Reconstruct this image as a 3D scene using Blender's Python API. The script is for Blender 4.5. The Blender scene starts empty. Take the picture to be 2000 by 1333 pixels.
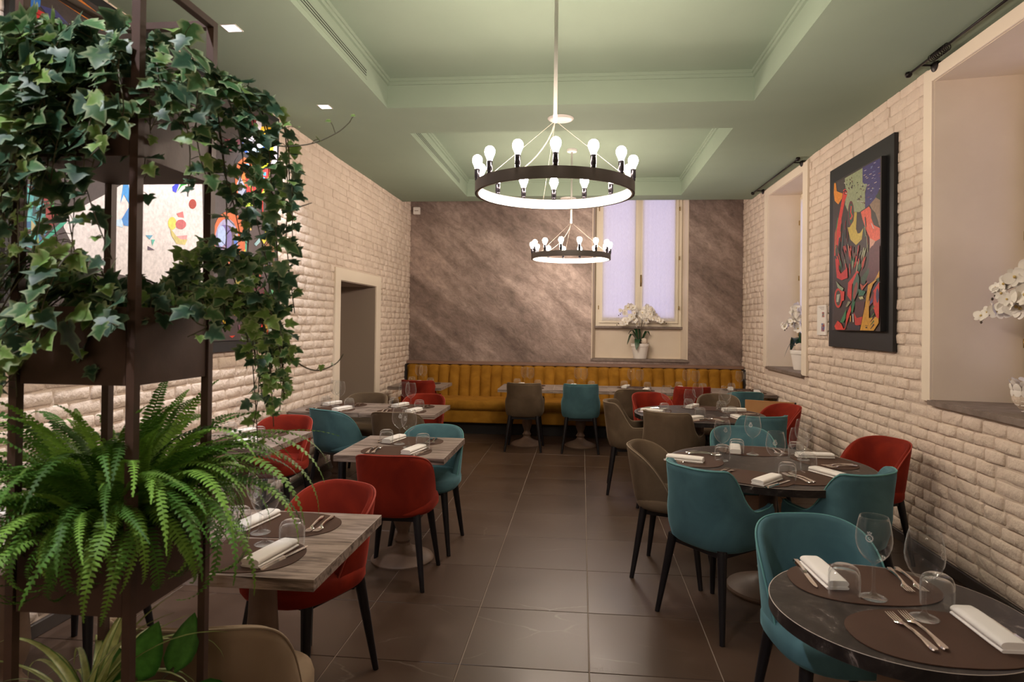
import bpy, math, random
from mathutils import Vector, Matrix, noise
R = math.radians
rng = random.Random(11)
scene = bpy.context.scene
COL = scene.collection

# ------------------------------------------------------------------ camera
YAW, PITCH, ROLL, CAM_H, F_PX = .0953, .0077, .0119, 1.5936, 1242.9
fwd = Vector((-math.sin(YAW)*math.cos(PITCH), math.cos(YAW)*math.cos(PITCH), math.sin(PITCH)))
right = Vector((math.cos(YAW), math.sin(YAW), 0)); up = right.cross(fwd)
r2 = math.cos(ROLL)*right + math.sin(ROLL)*up
u2 = -math.sin(ROLL)*right + math.cos(ROLL)*up
cam_data = bpy.data.cameras.new('camera'); cam = bpy.data.objects.new('camera', cam_data); COL.objects.link(cam)
cam.matrix_world = Matrix(((r2.x, u2.x, -fwd.x, 0), (r2.y, u2.y, -fwd.y, 0), (r2.z, u2.z, -fwd.z, CAM_H), (0, 0, 0, 1)))
cam_data.sensor_fit = 'HORIZONTAL'; cam_data.sensor_width = 36; cam_data.lens = F_PX/2000*36
cam_data.shift_x = -17.9/2000; cam_data.shift_y = -44.9/2000
cam_data.clip_start = .05; cam_data.clip_end = 100
cam_data.dof.use_dof = True; cam_data.dof.focus_distance = 4.5; cam_data.dof.aperture_fstop = 6.3
scene.camera = cam

# ------------------------------------------------------------------ world (dusk outside the curtained windows) and exposure
world = bpy.data.worlds.new('dusk'); scene.world = world; world.use_nodes = True
bg = world.node_tree.nodes['Background']; bg.inputs[0].default_value = (.66, .59, .96, 1); bg.inputs[1].default_value = 1.6
BULB_STRENGTH = 270.0
BULB_COL = (1.0, .82, .67, 1)
SPOT_POWER = 110.0
vs = scene.view_settings
vs.view_transform = 'Standard'; vs.look = 'None'; vs.gamma = 1; vs.exposure = 0.0; vs.use_curve_mapping = False

# ------------------------------------------------------------------ dimensions of the room (metres)
XL, XR, ZC, YB, YC, Y0 = -2.692, 2.383, 3.389, 9.78, 9.30, -3.0
ZR, ZT = 3.63, 4.15                      # recess ceiling, top of the window slot
RX0, RX1 = -1.651, 1.347

# ------------------------------------------------------------------ helpers
class MB:
    def __init__(s): s.v = []; s.f = []; s.attr = None
    def add(s, vs, fs):
        o = len(s.v); s.v += [tuple(p) for p in vs]; s.f += [tuple(i+o for i in f) for f in fs]; return o
    def box(s, x0, x1, y0, y1, z0, z1):
        v = [(x, y, z) for z in (z0, z1) for y in (y0, y1) for x in (x0, x1)]
        s.add(v, [(0,2,3,1),(4,5,7,6),(0,1,5,4),(2,6,7,3),(0,4,6,2),(1,3,7,5)]); return s
    def bbox(s, x0, x1, y0, y1, z0, z1, b=.004):       # bevelled box: three stacked rings
        v=[]; 
        for z, i in ((z0, b), (z0+b, 0), (z1-b, 0), (z1, b)):
            v += [(x0+i,y0+i,z),(x1-i,y0+i,z),(x1-i,y1-i,z),(x0+i,y1-i,z)]
        f=[(3,2,1,0),(12,13,14,15)]
        for k in range(3):
            for j in range(4):
                a=k*4+j; c=k*4+(j+1)%4; f.append((a,c,c+4,a+4))
        s.add(v,f); return s
    def quad(s, a, b, c, d): s.add([a,b,c,d],[(0,1,2,3)]); return s
    def poly(s, pts): s.add(pts,[tuple(range(len(pts)))]); return s
    def lathe(s, prof, n=24, c=(0,0,0), caps=True):
        v=[]; f=[]; m=len(prof)
        for (r,z) in prof:
            for i in range(n):
                a=2*math.pi*i/n; v.append((c[0]+r*math.cos(a), c[1]+r*math.sin(a), c[2]+z))
        for k in range(m-1):
            for i in range(n):
                j=(i+1)%n; f.append((k*n+i,k*n+j,(k+1)*n+j,(k+1)*n+i))
        if caps:
            if prof[0][0]>1e-6: f.append(tuple(range(n))[::-1])
            if prof[-1][0]>1e-6: f.append(tuple((m-1)*n+i for i in range(n)))
        s.add(v,f); return s
    def tube(s, pts, r, n=8, caps=True):
        pts=[Vector(p) for p in pts]; m=len(pts); rs = r if isinstance(r,(list,tuple)) else [r]*m
        v=[]; f=[]; prev=None
        for i,p in enumerate(pts):
            t=(pts[min(i+1,m-1)]-pts[max(i-1,0)]).normalized()
            if prev is None: a=t.cross(Vector((0,0,1))); a = a if a.length>1e-3 else t.cross(Vector((1,0,0)))
            else: a=prev-t*prev.dot(t)
            a.normalize(); prev=a; b=t.cross(a)
            for k in range(n):
                q=2*math.pi*k/n; v.append(p+(a*math.cos(q)+b*math.sin(q))*rs[i])
        for i in range(m-1):
            for k in range(n):
                j=(k+1)%n; f.append((i*n+k,i*n+j,(i+1)*n+j,(i+1)*n+k))
        if caps: f.append(tuple(range(n))[::-1]); f.append(tuple((m-1)*n+k for k in range(n)))
        s.add(v,f); return s
    def prism(s, pts, z0, z1):                          # polygon in xy extruded in z
        n=len(pts); v=[(x,y,z0) for x,y in pts]+[(x,y,z1) for x,y in pts]
        f=[tuple(range(n))[::-1],tuple(range(n,2*n))]+[(i,(i+1)%n,n+(i+1)%n,n+i) for i in range(n)]
        s.add(v,f); return s
    def mesh(s, name, mat=None, smooth=False):
        me=bpy.data.meshes.new(name); me.from_pydata(s.v,[],s.f)
        if smooth:
            me.polygons.foreach_set('use_smooth',[True]*len(me.polygons))
            if smooth!=True:
                try: me.set_sharp_from_angle(angle=R(smooth))
                except Exception: pass
        if mat: me.materials.append(mat)
        me.update(); return me
    def build(s, name, mat, parent=None, smooth=False):
        return link(name, s.mesh(name, mat, smooth), parent)
def link(name, me, parent=None, loc=None, rot=None, scale=None):
    o=bpy.data.objects.new(name, me); COL.objects.link(o)
    if parent: o.parent=parent
    if loc: o.location=loc
    if rot: o.rotation_euler=rot
    if scale: o.scale=scale
    return o
def tag(o, label, cat, group=None):
    o['label']=label; o['category']=cat
    if group: o['group']=group
    return o
def thing(name, label, cat, loc=(0,0,0), rz=0, group=None):
    return tag(link(name, None, None, loc, (0,0,rz)), label, cat, group)
def struct(o): o['kind']='structure'; return o
def copy_tree(o, parent=None):
    c=o.copy(); COL.objects.link(c); c.parent=parent
    for ch in KIDS(o): copy_tree(ch, c)
    return c
def KIDS(o): return [x for x in o.children]

# ------------------------------------------------------------------ materials
def nt(name):
    m=bpy.data.materials.new(name); m.use_nodes=True; t=m.node_tree
    return m, t, t.nodes['Principled BSDF']
def N(t, kind, **kw):
    n=t.nodes.new(kind)
    for k,v in kw.items():
        if k.startswith('i_'):
            key=k[2:]; n.inputs[int(key) if key.isdigit() else key].default_value=v
        else: setattr(n,k,v)
    return n
def ramp(t, stops):
    r=t.nodes.new('ShaderNodeValToRGB'); e=r.color_ramp.elements
    while len(e)<len(stops): e.new(.5)
    for x,(p,c) in zip(e,stops): x.position=p; x.color=(*c,1) if len(c)==3 else c
    return r
def pos(t, scale=(1,1,1), rot=(0,0,0), obj=False, rand=False):
    if obj: src=N(t,'ShaderNodeTexCoord').outputs['Object']
    else: src=N(t,'ShaderNodeNewGeometry').outputs['Position']
    if rand:
        oi=N(t,'ShaderNodeObjectInfo'); ml=N(t,'ShaderNodeMath',operation='MULTIPLY'); ml.inputs[1].default_value=37.0
        t.links.new(oi.outputs['Random'],ml.inputs[0]); ad=N(t,'ShaderNodeVectorMath',operation='ADD')
        t.links.new(src,ad.inputs[0]); t.links.new(ml.outputs[0],ad.inputs[1]); src=ad.outputs[0]
    mp=N(t,'ShaderNodeMapping'); mp.inputs['Scale'].default_value=scale; mp.inputs['Rotation'].default_value=rot
    t.links.new(src,mp.inputs[0]); return mp.outputs[0]
def simple(name, col, rough=.5, metal=0, col2=None, nscale=8, bump=None, sheen=0, sheen_rough=.3, spec=.5, obj=True, stretch=(1,1,1), detail=4, lo=.35, hi=.65, coat=0):
    m,t,b=nt(name); b.inputs['Roughness'].default_value=rough; b.inputs['Metallic'].default_value=metal; b.inputs['Specular IOR Level'].default_value=spec
    b.inputs['Coat Weight'].default_value=coat
    if sheen:
        b.inputs['Sheen Weight'].default_value=sheen; b.inputs['Sheen Roughness'].default_value=sheen_rough
        b.inputs['Sheen Tint'].default_value=(*[min(1,c*1.5+.15) for c in col],1)
    if col2 or bump: v=pos(t, stretch, obj=obj, rand=True)
    if col2:
        n=N(t,'ShaderNodeTexNoise'); n.inputs['Scale'].default_value=nscale; n.inputs['Detail'].default_value=detail; t.links.new(v,n.inputs['Vector'])
        r=ramp(t,[(lo,col),(hi,col2)]); t.links.new(n.outputs[0],r.inputs[0]); t.links.new(r.outputs[0],b.inputs['Base Color'])
    else: b.inputs['Base Color'].default_value=(*col,1)
    if bump:
        n2=N(t,'ShaderNodeTexNoise'); n2.inputs['Scale'].default_value=bump[0]; n2.inputs['Detail'].default_value=5; t.links.new(v,n2.inputs['Vector'])
        bp=N(t,'ShaderNodeBump'); bp.inputs['Strength'].default_value=bump[1]; bp.inputs['Distance'].default_value=bump[2]
        t.links.new(n2.outputs[0],bp.inputs['Height']); t.links.new(bp.outputs[0],b.inputs['Normal'])
    return m
MT={}
MT['brick']=simple('painted_brick',(.68,.56,.47),.8,col2=(.75,.63,.535),nscale=4,bump=(20,.9,.020),obj=False,spec=.25)
MT['mortar']=simple('painted_mortar',(.62,.51,.425),.85,bump=(30,.5,.012),obj=False,spec=.2)
MT['plaster']=simple('cream_plaster',(.70,.60,.49),.8,col2=(.74,.64,.53),nscale=3,obj=False,bump=(70,.06,.004),spec=.2)
MT['trim']=simple('cream_paint',(.80,.70,.58),.55,obj=False,spec=.35)
MT['green']=simple('sage_green_ceiling_paint',(.262,.328,.256),.85,col2=(.274,.341,.267),nscale=2,obj=False,spec=.15)
MT['frame_white']=simple('cream_window_paint',(.78,.70,.57),.4,spec=.4)
MT['sill']=simple('grey_stone_sill',(.16,.12,.10),.5,col2=(.23,.18,.155),nscale=14,obj=False,stretch=(1,1,1))
MT['black_wood']=simple('black_stained_wood',(.008,.007,.009),.38,spec=.4)
MT['black_metal']=simple('dark_iron',(.02,.016,.016),.38,metal=.7)
MT['kick']=simple('black_kickboard',(.012,.010,.010),.7)
MT['oak_ledge']=simple('brown_wood_ledge',(.20,.115,.085),.55,col2=(.25,.15,.11),nscale=3,stretch=(1,12,12),obj=False)
MT['baseboard']=simple('brown_skirting_tile',(.055,.043,.037),.45,obj=False)
MT['taupe']=simple('taupe_painted_wood',(.15,.098,.068),.5,col2=(.19,.127,.092),nscale=10,spec=.35)
MT['mat_leather']=simple('brown_leatherette',(.052,.022,.012),.6,col2=(.068,.031,.018),nscale=5,bump=(400,.25,.001),spec=.3)
MT['napkin']=simple('white_napkin_linen',(.84,.80,.76),.85,bump=(300,.15,.001),sheen=.2,spec=.15)
MT['steel']=simple('polished_steel',(.72,.69,.66),.16,metal=1)
MT['corten']=simple('rust_brown_steel',(.060,.032,.023),.55,metal=.15,col2=(.085,.045,.032),nscale=9,bump=(90,.12,.002),spec=.4)
MT['soil']=simple('dark_soil',(.02,.014,.01),.95,bump=(60,.8,.01))
MT['pot_white']=simple('white_ceramic',(.80,.75,.71),.45)
MT['moss']=simple('cream_rattan',(.66,.55,.45),.8,bump=(60,.6,.008))
MT['petal']=simple('white_orchid_petal',(.88,.84,.78),.55,sheen=.2)
MT['lip']=simple('orchid_centre',(.62,.45,.16),.6)
MT['orchid_leaf']=simple('orchid_leaf',(.012,.055,.018),.32,spec=.5)
MT['orchid_stem']=simple('orchid_stem',(.085,.06,.035),.5)
MT['black_board']=simple('black_picture_board',(.008,.008,.010),.5)
MT['lamp_ring']=simple('dark_grey_lamp_ring',(.115,.098,.092),.5)
MT['lamp_white']=simple('white_lamp_paint',(.85,.82,.80),.5)
MT['rod_white']=simple('pale_grey_rod',(.58,.56,.54),.4)
MT['socket']=simple('dark_bulb_socket',(.03,.028,.035),.18,metal=.8)
MT['white_plastic']=simple('white_plastic',(.78,.74,.70),.45)
MT['dark_slot']=simple('vent_shadow_gap',(.012,.012,.010),.9)
MT['plywood']=simple('orange_plywood',(.42,.20,.07),.5,col2=(.50,.26,.10),nscale=4,stretch=(1,8,1))
MT['brass']=simple('brass_hardware',(.42,.28,.10),.35,metal=.9)
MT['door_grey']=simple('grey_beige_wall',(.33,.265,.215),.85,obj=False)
MT['paper']=simple('white_card',(.78,.74,.70),.8)
MT['wire']=simple('pale_wire',(.42,.37,.31),.5)

def velvet(name,c1,c2,sheen):
    m,t,b=nt(name); b.inputs['Roughness'].default_value=.8; b.inputs['Specular IOR Level'].default_value=.15
    v=pos(t,(1,1,1),obj=True,rand=True)
    n=N(t,'ShaderNodeTexNoise'); n.inputs['Scale'].default_value=5; n.inputs['Detail'].default_value=6; n.inputs['Distortion'].default_value=.6; t.links.new(v,n.inputs[0])
    r=ramp(t,[(.35,c1),(.68,c2)]); t.links.new(n.outputs[0],r.inputs[0]); t.links.new(r.outputs[0],b.inputs['Base Color'])
    b.inputs['Sheen Weight'].default_value=sheen; b.inputs['Sheen Roughness'].default_value=.32
    b.inputs['Sheen Tint'].default_value=(*[min(1,x*2.2+.06) for x in c2],1)
    n2=N(t,'ShaderNodeTexNoise'); n2.inputs['Scale'].default_value=500; t.links.new(v,n2.inputs[0])
    bp=N(t,'ShaderNodeBump'); bp.inputs['Strength'].default_value=.15; bp.inputs['Distance'].default_value=.001; t.links.new(n2.outputs[0],bp.inputs['Height']); t.links.new(bp.outputs[0],b.inputs['Normal'])
    return m
MT['red']=velvet('red_velvet',(.150,.011,.005),(.25,.021,.008),.55)
MT['teal']=velvet('teal_velvet',(.055,.125,.150),(.085,.185,.215),.5)
MT['brown']=velvet('brown_velvet',(.095,.066,.042),(.135,.096,.062),.35)
MT['beige']=velvet('beige_velvet',(.23,.165,.108),(.28,.205,.138),.4)
MT['mustard']=velvet('mustard_velvet',(.24,.108,.010),(.37,.175,.020),.4)
for k,c in (('red',(.36,.05,.03)),('teal',(.10,.27,.27)),('brown',(.24,.18,.12)),('beige',(.28,.21,.14))):
    MT[k+'_pipe']=simple(k+'_piping',c,.8,sheen=.4)

def floor_mat():
    m,t,b=nt('brown_porcelain_tile'); v=pos(t,(1,1,1),rand=True)
    n=N(t,'ShaderNodeTexNoise'); n.inputs['Scale'].default_value=2.2; n.inputs['Detail'].default_value=9; n.inputs['Roughness'].default_value=.62; t.links.new(v,n.inputs[0])
    r=ramp(t,[(.3,(.054,.031,.020)),(.7,(.086,.052,.035))]); t.links.new(n.outputs[0],r.inputs[0])
    # thin pale veins
    v2=pos(t,(1.1,2.6,1),rot=(0,0,.5),rand=True)
    nd=N(t,'ShaderNodeTexNoise'); nd.inputs['Scale'].default_value=1.4; nd.inputs['Detail'].default_value=5; t.links.new(v2,nd.inputs[0])
    mx=N(t,'ShaderNodeMix',data_type='VECTOR'); mx.inputs[0].default_value=.35; t.links.new(v2,mx.inputs[4]); t.links.new(nd.outputs[1],mx.inputs[5])
    vo=N(t,'ShaderNodeTexVoronoi',feature='DISTANCE_TO_EDGE'); vo.inputs['Scale'].default_value=1.0; t.links.new(mx.outputs[1],vo.inputs['Vector'])
    vr=ramp(t,[(0,(1,1,1)),(.006,(0,0,0))]); t.links.new(vo.outputs[0],vr.inputs[0])
    n3=N(t,'ShaderNodeTexNoise'); n3.inputs['Scale'].default_value=2; t.links.new(v,n3.inputs[0]); r3=ramp(t,[(.48,(0,0,0)),(.62,(.5,.5,.5))]); t.links.new(n3.outputs[0],r3.inputs[0])
    mu=N(t,'ShaderNodeMix',data_type='RGBA',blend_type='MULTIPLY'); mu.inputs[0].default_value=1; t.links.new(vr.outputs[0],mu.inputs[6]); t.links.new(r3.outputs[0],mu.inputs[7])
    mc=N(t,'ShaderNodeMix',data_type='RGBA'); t.links.new(mu.outputs[2],mc.inputs[0]); t.links.new(r.outputs[0],mc.inputs[6]); mc.inputs[7].default_value=(.20,.165,.14,1)
    t.links.new(mc.outputs[2],b.inputs['Base Color'])
    rr=ramp(t,[(.3,(.30,.30,.30)),(.7,(.42,.42,.42))]); t.links.new(n.outputs[0],rr.inputs[0]); t.links.new(rr.outputs[0],b.inputs['Roughness'])
    b.inputs['Specular IOR Level'].default_value=.45
    return m
MT['tile']=floor_mat()
MT['grout']=simple('pale_grout',(.34,.27,.22),.8,obj=False)

def stone_mat():
    m,t,b=nt('streaked_grey_brown_wall_finish')
    v=pos(t,(1,1,1),rot=(0,R(-40),0))
    mp=N(t,'ShaderNodeMapping'); mp.inputs['Scale'].default_value=(.46,1,1.9); t.links.new(v,mp.inputs[0])
    n=N(t,'ShaderNodeTexNoise'); n.inputs['Scale'].default_value=1.5; n.inputs['Detail'].default_value=6; n.inputs['Roughness'].default_value=.5; n.inputs['Distortion'].default_value=.9; t.links.new(mp.outputs[0],n.inputs[0])
    r=ramp(t,[(.28,(.18,.132,.117)),(.47,(.285,.218,.196)),(.68,(.46,.365,.335))]); t.links.new(n.outputs[0],r.inputs[0])
    mq=N(t,'ShaderNodeMapping'); mq.inputs['Scale'].default_value=(1,1,1.7); t.links.new(v,mq.inputs[0]); n2=N(t,'ShaderNodeTexNoise'); n2.inputs['Scale'].default_value=7; n2.inputs['Detail'].default_value=11; n2.inputs['Roughness'].default_value=.78; n2.inputs['Distortion'].default_value=.4; t.links.new(mq.outputs[0],n2.inputs[0])
    r2_=ramp(t,[(.36,(.62,.60,.58)),(.62,(1.18,1.15,1.12))]); t.links.new(n2.outputs[0],r2_.inputs[0])
    mu=N(t,'ShaderNodeMix',data_type='RGBA',blend_type='MULTIPLY'); mu.inputs[0].default_value=1; t.links.new(r.outputs[0],mu.inputs[6]); t.links.new(r2_.outputs[0],mu.inputs[7])
    t.links.new(mu.outputs[2],b.inputs['Base Color'])
    rr=ramp(t,[(.3,(.52,.52,.52)),(.7,(.33,.33,.33))]); t.links.new(n.outputs[0],rr.inputs[0]); t.links.new(rr.outputs[0],b.inputs['Roughness'])
    b.inputs['Metallic'].default_value=.35; b.inputs['Specular IOR Level'].default_value=.6
    bp=N(t,'ShaderNodeBump'); bp.inputs['Strength'].default_value=.45; bp.inputs['Distance'].default_value=.012; t.links.new(n2.outputs[0],bp.inputs['Height']); t.links.new(bp.outputs[0],b.inputs['Normal'])
    return m
MT['stone']=stone_mat()

def laminate():
    m,t,b=nt('grey_wood_laminate'); v=pos(t,(1.4,17,17),rand=True)
    n=N(t,'ShaderNodeTexNoise'); n.inputs['Scale'].default_value=1.6; n.inputs['Detail'].default_value=8; n.inputs['Roughness'].default_value=.62; n.inputs['Distortion'].default_value=1.1; t.links.new(v,n.inputs[0])
    r=ramp(t,[(.34,(.050,.034,.027)),(.45,(.17,.125,.103)),(.57,(.36,.285,.245)),(.70,(.22,.165,.14))]); t.links.new(n.outputs[0],r.inputs[0]); t.links.new(r.outputs[0],b.inputs['Base Color'])
    b.inputs['Roughness'].default_value=.42
    return m
MT['laminate']=laminate()
def marble():
    m,t,b=nt('dark_veined_marble_laminate'); v=pos(t,(1,1,1),rand=True)
    n=N(t,'ShaderNodeTexNoise'); n.inputs['Scale'].default_value=7; n.inputs['Detail'].default_value=10; n.inputs['Roughness'].default_value=.7; n.inputs['Distortion'].default_value=1.4; t.links.new(v,n.inputs[0])
    r=ramp(t,[(.38,(.010,.008,.008)),(.52,(.022,.017,.016)),(.60,(.048,.039,.036)),(.65,(.22,.185,.17))]); t.links.new(n.outputs[0],r.inputs[0]); t.links.new(r.outputs[0],b.inputs['Base Color'])
    b.inputs['Roughness'].default_value=.36; b.inputs['Specular IOR Level'].default_value=.35
    return m
MT['marble']=marble()
MT['edge_line']=simple('pale_laminate_edge',(.42,.35,.30),.5)

def thin_glass(name, tint=(1,1,1), extra=0.0):
    m=bpy.data.materials.new(name); m.use_nodes=True; t=m.node_tree; t.nodes.clear()
    o=N(t,'ShaderNodeOutputMaterial'); tr=N(t,'ShaderNodeBsdfTransparent'); tr.inputs[0].default_value=(*tint,1)
    gl=N(t,'ShaderNodeBsdfGlossy'); gl.inputs['Roughness'].default_value=.045
    lw=N(t,'ShaderNodeLayerWeight'); lw.inputs[0].default_value=.5
    r=ramp(t,[(0,(.035+extra,)*3),(.5,(.06+extra,)*3),(.70,(.24,)*3),(.86,(.66,)*3),(1,(.97,)*3)]); t.links.new(lw.outputs['Facing'],r.inputs[0])
    mx=N(t,'ShaderNodeMixShader'); t.links.new(r.outputs[0],mx.inputs[0]); df=N(t,'ShaderNodeBsdfDiffuse'); df.inputs[0].default_value=(.9,.9,.9,1); m2=N(t,'ShaderNodeMixShader'); m2.inputs[0].default_value=.25; t.links.new(gl.outputs[0],m2.inputs[1]); t.links.new(df.outputs[0],m2.inputs[2])  # white diffuse brightens the glass edges, standing in for light gathered there
    t.links.new(tr.outputs[0],mx.inputs[1]); t.links.new(m2.outputs[0],mx.inputs[2]); t.links.new(mx.outputs[0],o.inputs[0])
    return m
MT['glass']=thin_glass('clear_glass',(.97,.975,.975))
MT['pane']=thin_glass('window_glass',(.97,.98,.98))
MT['etch']=simple('etched_white_mark',(.75,.73,.70),.7)

def curtain_mat():
    m=bpy.data.materials.new('sheer_white_curtain'); m.use_nodes=True; t=m.node_tree; t.nodes.clear()
    o=N(t,'ShaderNodeOutputMaterial'); d=N(t,'ShaderNodeBsdfDiffuse'); tl=N(t,'ShaderNodeBsdfTranslucent')
    v=pos(t,(160,160,24)); w=N(t,'ShaderNodeTexNoise'); w.inputs['Scale'].default_value=1; t.links.new(v,w.inputs[0])
    r=ramp(t,[(.3,(.84,.82,.82)),(.7,(.92,.90,.90))]); t.links.new(w.outputs[0],r.inputs[0])
    t.links.new(r.outputs[0],d.inputs[0]); t.links.new(r.outputs[0],tl.inputs[0])
    mx=N(t,'ShaderNodeMixShader'); mx.inputs[0].default_value=.5; t.links.new(d.outputs[0],mx.inputs[1]); t.links.new(tl.outputs[0],mx.inputs[2]); t.links.new(mx.outputs[0],o.inputs[0])
    return m
MT['curtain']=curtain_mat()
def emis(name,col,s):
    m=bpy.data.materials.new(name); m.use_nodes=True; t=m.node_tree; t.nodes.clear()
    o=N(t,'ShaderNodeOutputMaterial'); e=N(t,'ShaderNodeEmission'); e.inputs[0].default_value=col; e.inputs[1].default_value=s; t.links.new(e.outputs[0],o.inputs[0]); return m
MT['bulb']=emis('lit_bulb',BULB_COL,BULB_STRENGTH); MT['bulb_fill']=emis('dimmed_fill_bulb',BULB_COL,BULB_STRENGTH*.36)  # second, weaker emission serves only the added fill chandelier
MT['spot']=emis('lit_downlight',(.95,.95,1,1),14)
def art_mat(name):
    m,t,b=nt(name); a=N(t,'ShaderNodeAttribute',attribute_name='paint'); v=pos(t,(1,1,1))
    n=N(t,'ShaderNodeTexNoise'); n.inputs['Scale'].default_value=45; n.inputs['Detail'].default_value=4; t.links.new(v,n.inputs[0]); r=ramp(t,[(.3,(.80,)*3),(.7,(1.1,)*3)]); t.links.new(n.outputs[0],r.inputs[0])
    mu=N(t,'ShaderNodeMix',data_type='RGBA',blend_type='MULTIPLY'); mu.inputs[0].default_value=1; t.links.new(a.outputs['Color'],mu.inputs[6]); t.links.new(r.outputs[0],mu.inputs[7])
    t.links.new(mu.outputs[2],b.inputs['Base Color']); b.inputs['Roughness'].default_value=.45; return m
MT['art']=art_mat('painted_canvas')
def leaf_mat(name, inner, rim, rough=.42, var=.25):
    m,t,b=nt(name); a=N(t,'ShaderNodeAttribute',attribute_name='rim'); r=ramp(t,[(.0,inner),(.55,tuple(x*1.15 for x in inner)),(.92,rim)])
    t.links.new(a.outputs['Fac'],r.inputs[0])
    oi=N(t,'ShaderNodeObjectInfo'); mr=N(t,'ShaderNodeMapRange'); mr.inputs[3].default_value=1-var; mr.inputs[4].default_value=1+var; t.links.new(oi.outputs['Random'],mr.inputs[0])
    v=pos(t,(1,1,1)); n=N(t,'ShaderNodeTexNoise'); n.inputs['Scale'].default_value=60; n.inputs['Detail'].default_value=3; t.links.new(v,n.inputs[0]); nr=ramp(t,[(.3,(.75,)*3),(.7,(1.2,)*3)]); t.links.new(n.outputs[0],nr.inputs[0])
    h=N(t,'ShaderNodeHueSaturation'); t.links.new(mr.outputs[0],h.inputs['Value']); t.links.new(r.outputs[0],h.inputs['Color'])
    mu=N(t,'ShaderNodeMix',data_type='RGBA',blend_type='MULTIPLY'); mu.inputs[0].default_value=1; t.links.new(h.outputs[0],mu.inputs[6]); t.links.new(nr.outputs[0],mu.inputs[7])
    t.links.new(mu.outputs[2],b.inputs['Base Color']); b.inputs['Roughness'].default_value=rough; b.inputs['Specular IOR Level'].default_value=.28
    # a little light passes through thin leaves
    tl=N(t,'ShaderNodeBsdfTranslucent'); t.links.new(mu.outputs[2],tl.inputs[0]); mx=N(t,'ShaderNodeMixShader'); mx.inputs[0].default_value=.22
    out=t.nodes['Material Output']; t.links.new(b.outputs[0],mx.inputs[1]); t.links.new(tl.outputs[0],mx.inputs[2]); t.links.new(mx.outputs[0],out.inputs[0])
    return m
MT['ivy_dark']=leaf_mat('dark_ivy_leaf',(.026,.066,.036),(.13,.19,.11))
MT['ivy_mid']=leaf_mat('green_ivy_leaf',(.055,.125,.045),(.26,.32,.17))
MT['ivy_light']=leaf_mat('young_ivy_leaf',(.15,.26,.06),(.34,.42,.18))
MT['ivy_stem']=simple('ivy_stem',(.075,.065,.03),.6)
MT['fern']=leaf_mat('fern_frond',(.075,.185,.026),(.15,.30,.05),.55,.4)
MT['fern_tip']=leaf_mat('young_fern_frond',(.18,.34,.05),(.27,.45,.09),.55,.3)
MT['spider']=leaf_mat('striped_spider_leaf',(.33,.36,.13),(.06,.16,.03),.4,.2)
MT['pothos']=leaf_mat('pothos_leaf',(.050,.155,.025),(.026,.095,.016),.35,.25)
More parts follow.
